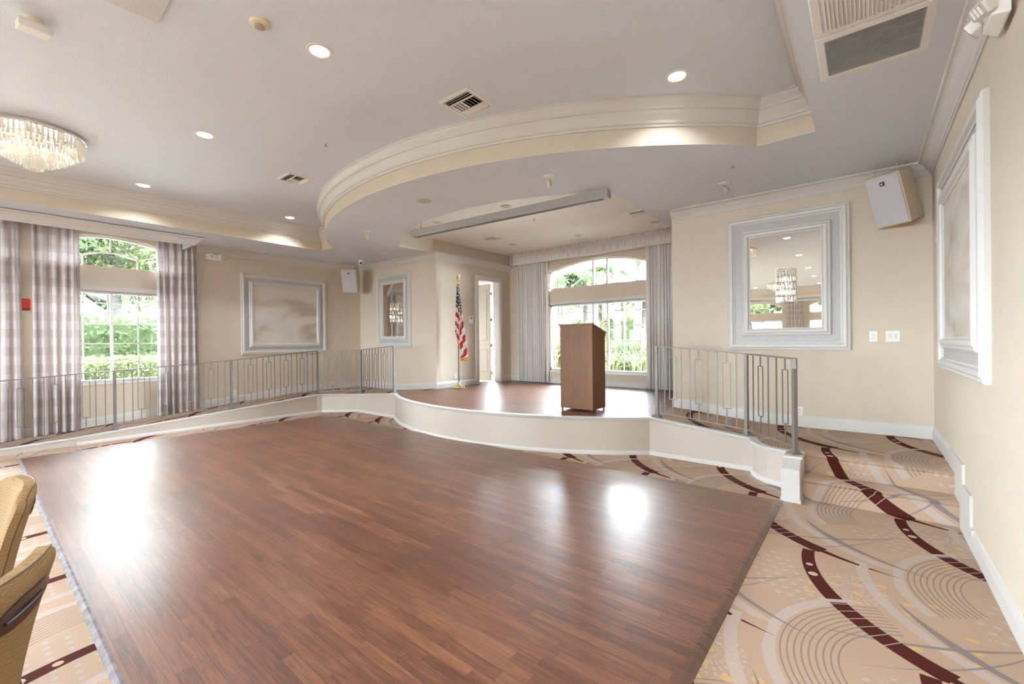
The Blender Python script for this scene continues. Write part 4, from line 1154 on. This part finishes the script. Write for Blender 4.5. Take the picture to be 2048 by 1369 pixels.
# projection screen case
o = thing('projection_screen_case', 'long grey tubular case of a retracted projection screen under the stage opening', 'projection screen', (-4.285, 4.98, 3.37), math.atan2(.28, 3.53))
bm = bm_new(); pr = [(-.065, -.035), (-.05, -.06), (.05, -.06), (.065, -.035), (.065, .05), (-.065, .05)]
A = [bm.verts.new((-1.77, y, z)) for y, z in pr]; B = [bm.verts.new((1.77, y, z)) for y, z in pr]
for i in range(6): bm.faces.new((A[i], A[(i+1) % 6], B[(i+1) % 6], B[i]))
bm.faces.new(A[::-1]); bm.faces.new(B); finish('case', bm, SCREENM, o)
bm = bm_new(); box(bm, -1.70, 1.70, -.012, .012, -.072, -.058); finish('weight_bar', bm, simple('dark_bar', (.12, .11, .12), .5), o)
for sx in (-1.6, 1.6):
    bm = bm_new(); cyl(bm, (sx, 0, .05), (sx, 0, ZSC-3.37), .008, n=8); finish('hanger', bm, STEEL, o)

# chandeliers
def chandelier(x, y, lb, detail):
    root = thing('chandelier', lb, 'chandelier', (x, y, ZT), 0, 'tiered crystal ceiling chandeliers')
    bm = bm_new(); lathe(bm, [(.41, 0), (.425, -.004), (.425, -.034), (.41, -.04), (.38, -.036)], n=72); finish('chrome_canopy', bm, CHROME, root, smooth=True)
    tiers = [(.405, -.04, .15, 62), (.325, -.105, .15, 50), (.25, -.165, .145, 40), (.17, -.215, .14, 28), (.07, -.265, .15, 14)]
    count = 0
    def rod(bm, x, y, z, L, t):
        w = .0105
        lathe(bm, [(.002, -L), (w, -L+.012), (w, -.008), (.002, 0)], (x, y, z), 5)
    rest = bm_new()
    for ti, (R_, z, L, n) in enumerate(tiers):
        bm = bm_new()
        tube(bm, [(R_*math.cos(2*PI*k/48), R_*math.sin(2*PI*k/48), z) for k in range(49)], .006, 6); finish('tier_ring', bm, CHROME, root)
        for k in range(n):
            a = 2*PI*(k+.5*(ti % 2))/n; px_, py_ = R_*math.cos(a), R_*math.sin(a)
            single = detail and count < 100 and (ti in (0, 1, 2, 4)) and math.cos(a-(-.06)) > .15
            if single:
                bm = bm_new(); rod(bm, px_, py_, z, L, a); finish('crystal', bm, CRYSTAL2, root, recalc=False); count += 1
            else: rod(rest, px_, py_, z, L, a)
    for q in range(60):
        rr = .37*math.sqrt(random.random()); aa_ = random.random()*2*PI; zz = -.06-.15*(1-rr/.42)
        lathe(rest, [(.002, -.02), (.013, 0), (.002, .02)], (rr*math.cos(aa_), rr*math.sin(aa_), zz-.05), 6)
    o = finish('crystals', rest, CRYSTAL2, root, recalc=False); o['kind'] = 'stuff'
    for q in range(9):
        a = 2*PI*q/9; rr = .20 if q % 2 else .30
        bm = bm_new(); lathe(bm, [(.004, -.03), (.012, -.015), (.014, .01), (.004, .04)], (rr*math.cos(a), rr*math.sin(a), -.10 if q % 2 else -.09), 8); finish('bulb', bm, BULBGLOW, root)
    return root
_ch = chandelier
def chandelier(*a, w=2.0):
    o = _ch(*a)
    for k in range(3):
        d = bpy.data.lights.new('chandelier_bulb', 'POINT'); d.energy = w; d.color = (1, .88, .74); d.shadow_soft_size = .05
        l = bpy.data.objects.new('chandelier_bulb', d); COL.objects.link(l); l.parent = o; l.location = (.16*math.cos(k*2.1), .16*math.sin(k*2.1), -.13)
chandelier(-7.10, .46, 'round tiered crystal chandelier glowing at the left edge of the tray ceiling', True)
chandelier(-2.58, .40, 'crystal chandelier seen cut off at the left edge of the right mirror', False, w=1.5)
chandelier(-2.85, -8.3, 'distant crystal chandelier seen behind the sconce in the right mirror', False)

# ---------------------------------------------------------------- hanging speakers
def speaker(loc, rz_, tx, lb, cords, wd=.36, hh=.56):
    root = thing('hanging_speaker', lb, 'speaker', loc, 0, 'hanging wedge speakers')
    Mx = Matrix.Rotation(rz_, 4, 'Z') @ Matrix.Rotation(tx, 4, 'X')
    bm = bm_new(); k = .75; D = .28
    F_ = [(-wd/2, 0, -hh/2), (wd/2, 0, -hh/2), (wd/2, 0, hh/2), (-wd/2, 0, hh/2)]; K = [(-wd/2*k, D, -hh/2), (wd/2*k, D, -hh/2), (wd/2*k, D, hh/2), (-wd/2*k, D, hh/2)]
    A = [bm.verts.new(Mx @ Vector(p)) for p in F_]; B = [bm.verts.new(Mx @ Vector(p)) for p in K]
    for i in range(4): bm.faces.new((A[i], A[(i+1) % 4], B[(i+1) % 4], B[i]))
    bm.faces.new(A[::-1]); bm.faces.new(B); finish('cabinet', bm, SPKBOX, root, bevel=.012)
    bm = bm_new(); box(bm, -wd/2+.012, wd/2-.012, -.012, .004, -hh/2+.014, hh/2-.014, Mx); finish('grille', bm, GRILLE, root, bevel=.004)
    bm = bm_new(); box(bm, -.022, .022, -.017, -.011, hh/2-.11, hh/2-.066, Mx); bd = finish('badge', bm, BLACK, root)
    bm = bm_new()
    for x0, x1, z0, z1 in ((-.012, -.008, -.098, -.080), (-.005, -.001, -.098, -.080), (-.005, .006, -.084, -.080), (.003, .006, -.098, -.080), (-.005, .006, -.098, -.094)): box(bm, x0, x1, -.0185, -.016, hh/2+z0, hh/2+z1, Mx)
    finish('badge_lettering', bm, PLASTIC, bd)
    for (lx, ly) in cords:
        p = Mx @ Vector((lx, ly, hh/2)); top = ZC-loc[2]
        bm = bm_new(); n = max(2, int((top-p.z)/.022))
        for i in range(n):
            z = p.z+.005+(top-p.z-.01)*i/n; a = (i % 2)*PI/2
            pts = [(p.x+.007*math.cos(t)*math.cos(a), p.y+.007*math.cos(t)*math.sin(a), z+.012+.014*math.sin(t)) for t in (2*PI*q/8 for q in range(9))]
            tube(bm, pts, .0022, 5)
        finish('suspension_chain', bm, STEEL, root)
    return root
speaker((.201, 6.371-.02, 3.005), -.592, .359, 'larger grey-fronted wedge speaker hanging in the near right corner', [(-.09, .06), (.12, .06), (.10, .24)], .347, .562)
speaker((-9.517, 5.777-.1, 2.963), .781, .387, 'smaller grey-fronted wedge speaker hanging in the far left corner', [(-.12, .06), (.12, .06)])
o = thing('security_camera', 'white dome security camera with black lens on the far left ceiling', 'camera', (-9.13, 5.74, ZC))
bm = bm_new(); lathe(bm, [(.05, 0), (.05, -.02), (.045, -.03), (.02, -.032)], n=20); finish('mount', bm, PLASTIC, o)
bm = bm_new(); Mx = Matrix.Translation((0, 0, -.065)) @ Matrix.Rotation(1.15, 4, Vector((.84, .54, 0)))
bmesh.ops.create_uvsphere(bm, u_segments=20, v_segments=12, radius=.05); bmesh.ops.translate(bm, vec=(0, 0, -.065), verts=bm.verts[:]); finish('ball', bm, PLASTIC, o, smooth=True)
bm = bm_new(); dr = Vector((.84, -.54, -.22)).normalized(); cyl(bm, Vector((0, 0, -.065))+dr*.035, Vector((0, 0, -.065))+dr*.056, .026, n=18); finish('lens', bm, BLACK, o)

# emergency lights
def emergency(loc, rz_, lb, sc_=1.0):
    root = thing('emergency_light', lb, 'emergency light', loc, rz_, 'twin-head emergency lights')
    bm = bm_new()     # local: x along wall, y into room, tapered body
    F_ = [(-.13, 0, -.055), (.13, 0, -.055), (.13, 0, .055), (-.13, 0, .055)]; K = [(-.09, .07, -.025), (.09, .07, -.025), (.09, .07, .045), (-.09, .07, .045)]
    A = [bm.verts.new(p) for p in F_]; B = [bm.verts.new(p) for p in K]
    for i in range(4): bm.faces.new((A[i], A[(i+1) % 4], B[(i+1) % 4], B[i]))
    bm.faces.new(A[::-1]); bm.faces.new(B); finish('housing', bm, PLASTIC, root, bevel=.01)
    for s_ in (-1, 1):
        bm = bm_new(); Mx = Matrix.Translation((s_*.085, .085, .02)) @ Matrix.Rotation(-s_*.5, 4, 'Z') @ Matrix.Rotation(-.5, 4, 'X')
        box(bm, -.045, .045, -.02, .035, -.035, .035, Mx); hd = finish('lamp_head', bm, PLASTIC, root, bevel=.012)
        bm = bm_new(); box(bm, -.038, .038, .033, .040, -.028, .028, Mx)
        hd2 = finish('reflector', bm, CHROME, hd, bevel=.003)
        for a in (-.02, 0, .02):
            bm = bm_new(); box(bm, a-.007, a+.007, .040, .0415, -.024, .024, Mx); finish('led_strip', bm, PLASTIC, hd)
    root.scale = (sc_,)*3
emergency((XR-.02, 3.32, 3.14), PI/2, 'white twin-head emergency light high on the near right wall', 1.0)
emergency((XL+.01, 3.06, 3.215), -PI/2, 'white twin-head emergency light on the left wall above the curtain edge', 1.15)
# red boxes
o = thing('fire_strobe', 'small red fire alarm strobe on the right wall between the corner and the marbled panel', 'fire alarm', (XR, 5.96, 2.46))
bm = bm_new(); box(bm, -.028, 0, -.045, .045, -.06, .06); finish('housing', bm, RED, o, bevel=.008)
bm = bm_new(); box(bm, -.04, -.028, -.02, .02, -.035, .02); finish('strobe_lens', bm, PLASTIC, o, bevel=.004)
o = thing('fire_alarm_box', 'bright red wall box between the two left curtains', 'fire alarm', (XL, .553, 2.05))
bm = bm_new(); box(bm, 0, .03, -.043, .043, .025, .175); finish('housing', bm, RED, o, bevel=.003)
bm = bm_new(); box(bm, 0, .02, -.043, .043, 0, .018); finish('lower_bar', bm, simple('dark_red', (.22, .03, .02), .5), o)

# wall plates
def plate(place, s, z, w, h, lb, kind, grp=None):
    root = thing('wall_plate', lb, {'switch': 'light switch', 'outlet': 'outlet', 'keypad': 'keypad'}[kind], place(s, z, 0), 0, grp)
    org = Vector(place(s, z, 0))
    def pbx(a, b, c, d, w0, w1, nm, mat):
        bm = bm_new(); vs = [bm.verts.new(Vector(place(s+p[0], z+p[1], p[2]))-org) for p in ((a,c,w0),(b,c,w0),(b,d,w0),(a,d,w0),(a,c,w1),(b,c,w1),(b,d,w1),(a,d,w1))]
        for q in ((0,3,2,1),(4,5,6,7),(0,1,5,4),(1,2,6,5),(2,3,7,6),(3,0,4,7)): bm.faces.new([vs[i] for i in q])
        return finish(nm, bm, mat, root, bevel=.002)
    pbx(-w/2, w/2, -h/2, h/2, 0, .007, 'cover', PLASTIC)
    if kind == 'switch':
        n = 1 if w < .09 else 2
        for k in range(n):
            c = (k-(n-1)/2)*.05; pbx(c-.014, c+.014, -.03, .03, .007, .013, 'rocker', simple('rocker', (.70, .68, .66), .4))
    elif kind == 'outlet':
        for c in (-.022, .022): pbx(-.016, .016, c-.014, c+.014, .007, .010, 'socket', simple('socket', (.66, .64, .61), .4))
    else: pbx(-w*.3, w*.3, h*.1, h*.35, .007, .012, 'display', simple('display_grey', (.30, .30, .30), .3))
plate(pBR, .078, 1.515, .075, .122, 'single white light switch right of the framed mirror', 'switch')
plate(pBR, .249, 1.515, .125, .122, 'double white light switch nearest the right corner', 'switch')
plate(pBR, -.655, .575, .07, .115, 'white wall outlet behind the right railing end post', 'outlet')
pDw = lambda s, z, w: (XD+w, s, z)
plate(pDw, 7.35, 2.01, .14, .17, 'white wall keypad left of the stage door', 'keypad')
plate(pDw, 6.84, .73, .07, .115, 'white wall outlet behind the flag pole', 'outlet')
plate(pL, 3.40, .50, .075, .12, 'white wall outlet below and left of the swirled marbled panel', 'outlet')

# ---------------------------------------------------------------- upholstered chairs
def chair(loc, rz_, lb, handle_label=None):
    root = thing('banquet_chair', lb, 'chair', loc, rz_, 'gold upholstered chairs beside the dance floor')
    # local: seat faces -y, back at +y leaning back. back shell: curved slab with rounded top
    HB, Z0, TH = .235, .44, .50
    def half(t):
        h = HB*(.90+.10*min(1, t*1.4))
        return h*(1-.16*max(0, (t-.86)/.14)**2)
    def pt(uu, t, off):        # point on the curved shell: uu -1..1 across, t 0..1 up, off = thickness side
        e = (1-abs(uu)**7*.6)*(1-.5*max(0, (t-.93)/.07)**2)
        return Vector((uu*half(t), .045*t+.055*t*t-.040*uu*uu+off*e, Z0+TH*t-.03*abs(uu)**5*max(0, (t-.75)/.25)))
    nu, nv = 22, 26; bm = bm_new(); F_, K = [], []
    for j in range(nv+1):
        t = j/nv
        F_.append([bm.verts.new(pt(-1+2*i/nu, t, -.032)) for i in range(nu+1)]); K.append([bm.verts.new(pt(-1+2*i/nu, t, .030)) for i in range(nu+1)])
    for j in range(nv):
        for i in range(nu):
            bm.faces.new((F_[j][i], F_[j][i+1], F_[j+1][i+1], F_[j+1][i])); bm.faces.new((K[j][i+1], K[j][i], K[j+1][i], K[j+1][i+1]))
        bm.faces.new((F_[j][0], F_[j+1][0], K[j+1][0], K[j][0])); bm.faces.new((F_[j][nu], K[j][nu], K[j+1][nu], F_[j+1][nu]))
    for i in range(nu):
        bm.faces.new((F_[0][i], K[0][i], K[0][i+1], F_[0][i+1])); bm.faces.new((F_[nv][i], F_[nv][i+1], K[nv][i+1], K[nv][i]))
    finish('backrest', bm, FABRIC, root, smooth=True)
    pts = [pt(-1, j/18*.985, .031) for j in range(19)]+[pt(-1+2*j/16, 1, .031)+Vector((0, 0, .001)) for j in range(1, 16)]+[pt(1, (1-j/18)*.985, .031) for j in range(19)]
    bm = bm_new(); tube(bm, pts, .0022, 6); finish('piping', bm, SEAM, root)
    # grab handle slot in the rear
    bm = bm_new(); n = 32; rings = []
    for ax, az, dy in ((.52, .080, .033), (.51, .076, .036), (.43, .048, .0345), (.20, .020, .0325)):
        ring_ = []
        for k in range(n):
            a_ = 2*PI*k/n; cx = math.copysign(abs(math.cos(a_))**.8, math.cos(a_)); ring_.append(bm.verts.new(pt(ax*cx, .80+az*math.sin(a_), dy)))
        rings.append(ring_)
    for A, B in zip(rings, rings[1:]):
        for k in range(n): bm.faces.new((A[k], A[(k+1) % n], B[(k+1) % n], B[k]))
    bm.faces.new(rings[-1])
    hh = finish('handle_slot', bm, HANDLE, root, smooth=True); hh['label'] = 'glossy dark brown grab handle slot'
    bm = bm_new(); tube(bm, [pt(x, .79, .0335) for x in (-.34, -.17, 0, .17, .34)], .0045, 8)
    finish('grab_bar', bm, BLACK, root, smooth=True)
    bm = bm_new(); box(bm, -.225, .225, -.40, .03, .42, .50); finish('seat', bm, FABRIC, root, bevel=.03)
    bm = bm_new(); box(bm, -.20, .20, -.38, .02, .39, .42); finish('seat_frame', bm, BLACK, root)
    for sx in (-1, 1):
        bm = bm_new(); tube(bm, [(sx*.19, -.37, .41), (sx*.20, -.39, 0)], .012, 8); finish('leg', bm, BLACK, root)
        bm = bm_new(); tube(bm, [(sx*.19, .0, .41), (sx*.20, .07, 0)], .012, 8); finish('leg', bm, BLACK, root)
    return root
chair((-1.715, -.005, 0), -.45, 'gold moire chair nearest the camera, its back showing a dark handle slot')
chair((-2.74, .05, 0), .10, 'gold moire chair farther back, showing the front of its backrest')

# ---------------------------------------------------------------- outdoors
GZ = .30
bm = bm_new(); box(bm, -60, XL-T-.3, -40, 50, GZ-.3, GZ); box(bm, XL-T-.3, XD-T-.1, YBL+T+.3, 50, GZ-.3, GZ); box(bm, XD-T-.1, 40, YS+T+.3, 50, GZ-.3, GZ); box(bm, -60, 40, -40, YSOUTH-T-.3, GZ-.3, GZ)
o = finish('lawn', bm, GRASS); o['kind'] = 'stuff'; o['label'] = 'pale green lawn seen through the windows'; o['category'] = 'lawn'
bm = bm_new(); box(bm, -18.2, -15.6, -8, 12, GZ, GZ+.02); o = finish('planting_bed', bm, MULCH); o['kind'] = 'stuff'; o['label'] = 'brownish pink mulch strip in front of the hedge'; o['category'] = 'mulch'
BOUNCE = simple('pale_bounce', (.34, .33, .30), .9, bmp=.2)  # for unseen slabs added to bounce daylight in through the windows
bm = bm_new(); box(bm, XD-T-.1, 2, YS+T+.32, 11.0, GZ-.2, GZ+.03); o = finish('bounce_patio', bm, BOUNCE); tag(o, 'pale concrete patio added unseen outside the stage window to bounce light up', 'bounce_patio'); o['kind'] = 'structure'
bm = bm_new(); box(bm, -13.6, XL-T-.32, -14, 5.8, GZ-.2, GZ+.03); o = finish('bounce_patio', bm, BOUNCE); tag(o, 'pale slab added unseen outside the left windows to bounce light in', 'bounce_patio'); o['kind'] = 'structure'
def leaves(bm, n, fn, size, rnd):
    for _ in range(n):
        c = fn(rnd); s = size*rnd.uniform(.6, 1.3)
        a = Vector((rnd.gauss(0, 1), rnd.gauss(0, 1), rnd.gauss(0, 1))).normalized(); b = a.orthogonal().normalized()
        b = (Matrix.Rotation(rnd.uniform(0, 6.28), 3, a) @ b); d = a.cross(b)
        vs = [bm.verts.new(c+p) for p in (-b*s, d*s*.45, b*s, -d*s*.45)]
        bm.faces.new(vs)
def hedge(x0, x1, y0, y1, z0, z1, mat, n, lb, size=.10, seed=0):
    rnd = random.Random(seed); bm = bm_new()
    def fn(r_):
        for _ in range(20):
            p = Vector((r_.uniform(x0, x1), r_.uniform(y0, y1), r_.uniform(z0, z1)))
            if r_.random() < .5 or p.x > x1-.35*(x1-x0) or p.z > z1-.3: return p
        return p
    leaves(bm, n, fn, size, rnd)
    box(bm, x0+.25, x1-.25, y0+.1, y1-.1, z0, z1-.2)
    o = finish('hedge', bm, mat, recalc=False); o.location = (0, 0, 0); return tag(o, lb, 'hedge')
hedge(-18.6, -17.2, -6, 11, GZ, 2.35, LEAF_D, 26000, 'taller deep green hedge outside the left window', .075, 1)
hedge(-16.9, -15.9, -6, 11, GZ, 1.20, LEAF_L, 20000, 'lower yellow-green clipped hedge in front of the taller one', .06, 2)
def tree(x, y, h, R_, tr, lean, mat, n, lb, seed, size=.22, grp='trees beyond the left window'):
    rnd = random.Random(seed); root = thing('tree', lb, 'tree', (x, y, GZ), 0, grp)
    top = Vector((lean[0], lean[1], h)); bm = bm_new()
    pts = [Vector((0, 0, 0)).lerp(top, t)+Vector((.12*math.sin(5*t+seed), .12*math.cos(4*t+seed)-.12, 0)) for t in (0, .2, .4, .6, .8, 1)]
    tube(bm, pts, [tr*(1.15-.65*k/5) for k in range(6)], 10)
    for k in range(5):
        a = rnd.uniform(0, 6.28); b = pts[3].lerp(pts[5], rnd.random()); e = b+Vector((math.cos(a)*R_*.7, math.sin(a)*R_*.7, rnd.uniform(.3, R_*.6)))
        tube(bm, [b, b.lerp(e, .5)+Vector((0, 0, .2)), e], [tr*.4, tr*.28, tr*.1], 6)
    finish('trunk', bm, TRUNK, root, smooth=True)
    blobs = [(top+Vector((rnd.gauss(0, R_*.45), rnd.gauss(0, R_*.45), rnd.uniform(-R_*.5, R_*.6))), R_*rnd.uniform(.3, .6)) for _ in range(12)]
    def fn(r_):
        c, q = r_.choice(blobs); d = Vector((r_.gauss(0, 1), r_.gauss(0, 1), r_.gauss(0, 1))).normalized(); return c+d*q*r_.random()**.4
    bm = bm_new(); leaves(bm, n, fn, size, rnd); finish('crown', bm, mat, root, recalc=False)
    return root
TS = [(-20, 1.2, 5.2, 2.6, .22, (.2, .4), LEAF_D), (-21, 3.6, 5.0, 2.4, .26, (.5, -.3), LEAF_L), (-23, -.4, 5.6, 2.8, .24, (0, .3), LEAF_D), (-19.6, 5.6, 4.8, 2.2, .30, (-.3, .8), LEAF_L),
      (-24, 7.5, 6.2, 3.0, .30, (.4, .2), LEAF_D), (-22.5, 2.2, 6.8, 2.2, .16, (.9, .4), LEAF_L), (-26, 4.2, 4.4, 3.2, .3, (0, 0), LEAF_D), (-21, -3, 5.2, 2.8, .25, (.3, .3), LEAF_D)]
TL = ['leafy tree with straight trunk left of centre in the left window', 'light green tree with thick trunk in the middle of the left window', 'dark leafy tree behind at the left window edge', 'light tree with pale leaning trunk at right in the left window',
      'large dark tree at the far right in the left window', 'slender tall light tree filling the arch of the left window', 'broad low dark tree farthest behind the hedge', 'dark tree glimpsed through the leftmost curtains']
for i, (t, lb) in enumerate(zip(TS, TL)): tree(*t, 6500, lb, 20+i, size=.105)
# small leafy palm close to the arch
def frond(bm, base, az, L, rise, droop, leaflet, rnd, nl=18, w=.02):
    P_ = []
    for k in range(9):
        t = k/8; rr = L*t*(1-.15*t); P_.append(base+Vector((math.cos(az)*rr, math.sin(az)*rr, rise*t-droop*t*t)))
    tube(bm, P_, [.014*(1-.8*k/8) for k in range(9)], 4)
    side = Vector((-math.sin(az), math.cos(az), 0))
    for k in range(nl):
        t = .12+.88*k/nl; i = min(7, int(t*8)); p = P_[i].lerp(P_[i+1], t*8-i); d = (P_[i+1]-P_[i]).normalized()
        ln = leaflet*math.sin(PI*min(1, .15+t*.85))**.6
        for s_ in (-1, 1):
            tip = p+(side*s_*.75+d*.6).normalized()*ln+Vector((0, 0, -.28*ln+rnd.uniform(-.05, .05)))
            m_ = p.lerp(tip, .4)+Vector((0, 0, .03)); q = d*w
            vs = [bm.verts.new(v) for v in (p, m_+q, tip, m_-q)]; bm.faces.new(vs)
def palm(x, y, h, L, n, lb, seed, mat=LEAF_D, tr=.11, curve=(0, 0), leaflet=.55, nl=22, grp='palms outside the stage window'):
    rnd = random.Random(seed); root = thing('palm_tree', lb, 'palm', (x, y, GZ), 0, grp)
    bm = bm_new(); P_ = [Vector((curve[0]*t*t, curve[1]*t*t, h*t)) for t in (0, .1, .25, .4, .55, .7, .85, 1)]
    tube(bm, P_, [tr*1.4, tr*1.1, tr, tr*.97, tr*.95, tr*.92, tr*.9, tr*.8], 12); finish('trunk', bm, PALMTRUNK, root, smooth=True)
    for k in range(n):
        bm = bm_new(); e = rnd.uniform(-.1, 1)
        frond(bm, P_[-1], 2*PI*k/n+rnd.uniform(-.2, .2), L*rnd.uniform(.8, 1.1), L*(.15+.75*e), L*(.65+.25*rnd.random()), leaflet, rnd, nl, .065)
        finish('frond', bm, mat, root, recalc=False)
def shrub(x, y, h, n, lb, seed, mat, w=.02, spread=1.0, grp='arching shrubs outside the stage window'):
    rnd = random.Random(seed); bm = bm_new()
    for k in range(n):
        az = rnd.uniform(0, 6.28); L = h*rnd.uniform(.6, 1.05); ou = spread*L*rnd.uniform(.15, .75); b = Vector((rnd.gauss(0, .12), rnd.gauss(0, .12), 0))
        pts = [b+Vector((math.cos(az)*ou*t**1.5, math.sin(az)*ou*t**1.5, L*(1.25*t-.45*t*t*(1+ou/L)))) for t in (0, .25, .5, .75, 1)]
        sd = Vector((-math.sin(az), math.cos(az), 0))
        rows = [(p-sd*w*q, p+sd*w*q) for p, q in zip(pts, (.6, 1, 1, .7, .08))]
        vs = [(bm.verts.new(a), bm.verts.new(c)) for a, c in rows]
        for A, B in zip(vs, vs[1:]): bm.faces.new((A[0], A[1], B[1], B[0]))
    o = finish('shrub', bm, mat, recalc=False); o.location = (x, y, GZ); return tag(o, lb, 'shrub', grp)
palm(-9.95, 15.5, 3.7, 2.3, 13, 'low feathery palm at the left of the arched stage window', 41, curve=(.1, 0))
palm(-9.1, 16.2, 3.9, 2.5, 14, 'feathery palm in the centre left of the arched stage window', 42)
palm(-6.52, 13.8, 5.0, 2.0, 14, 'tall palm whose reddish trunk crosses the arched stage window', 43, tr=.12, curve=(-.1, .1))
palm(-6.6, 15.6, 5.4, 2.3, 15, 'tall palm with ringed trunk at the right of the arched stage window', 44, tr=.15, curve=(.2, .1))
palm(-9.6, 18.5, 3.0, 2.2, 12, 'small fan-topped palm far behind the stage window', 45, mat=LEAF_L, leaflet=.7)
palm(-7.3, 18.0, 3.0, 1.6, 12, 'short bright palm low at right in the arched stage window', 46, mat=LEAF_L, leaflet=.5)
SH = [(-7.5, 11.2, 2.3, 190, LEAF_Y, 'yellow-green arching shrub at the left in the stage window'), (-6.5, 11.6, 2.5, 220, LEAF_Y, 'tall yellow-green arching shrub behind the lectern'), (-6.9, 12.6, 2.0, 170, LEAF_L, 'light green arching shrub behind the yellow one'),
      (-5.4, 11.0, 1.5, 170, LEAF_L, 'rounded grassy shrub right of the lectern'), (-4.8, 11.3, 1.4, 160, LEAF_L, 'rounded grassy shrub next to the right stage drape'), (-5.7, 12.2, 1.9, 200, LEAF_D, 'darker green shrub above the grassy ones'),
      (-5.1, 12.8, 2.1, 190, LEAF_L, 'tall pale shrub behind the right sash'), (-8.4, 11.5, 2.2, 170, LEAF_D, 'dark shrub nearest the left stage drape'), (-4.2, 11.9, 1.7, 150, LEAF_L, 'pale shrub at the right edge of the stage window')]
for i, (x, y, h, n, mt, lb) in enumerate(SH): shrub(x, y, h, n, lb, 60+i, mt)
hedge(-12.5, -2.0, 20.5, 21.6, GZ, 2.7, LEAF_L, 9000, 'long light green hedge far behind the palms', .16, 9)
tree(-12.5, 8.6, 3.4, 1.7, .14, (.1, 0), LEAF_L, 3000, 'leafy tree glimpsed above the open stage door', 90, grp='trees beyond the stage door')
# screen enclosure frame
o = thing('screen_enclosure', 'thin white metal pool enclosure frame outside the stage window', 'screen enclosure', (-6, 13, GZ))
for k, x in enumerate((-3.6, -2.3, -1.1, .1, 1.4, 2.7)):
    bm = bm_new(); box(bm, x-.022, x+.022, -.03, .03, 0, 2.75); finish('upright', bm, CAGE, o)
bm = bm_new()
for z in (1.0, 2.72): box(bm, -3.8, 2.9, -.025, .025, z, z+.045)
finish('beam', bm, CAGE, o)
for x in (-2.3, .1, 2.7):
    bm = bm_new(); tube(bm, [(x, 0, 2.74), (x+1.2, 0, 3.5)], .022, 6); finish('roof_brace', bm, CAGE, o)
# garden behind the far end of the hall
for i, (x, y) in enumerate(((-9, -19), (-6.3, -20.5), (-3.8, -19), (-1, -20), (2, -19))):
    tree(x, y, 3.9, 2.2, .2, (.2, 0), (LEAF_L, LEAF_D)[i % 2], 2200, ('first', 'second', 'third', 'fourth', 'fifth')[i] + ' garden tree from the left behind the far end windows', 100+i, size=.26, grp='garden trees seen only in the mirror')
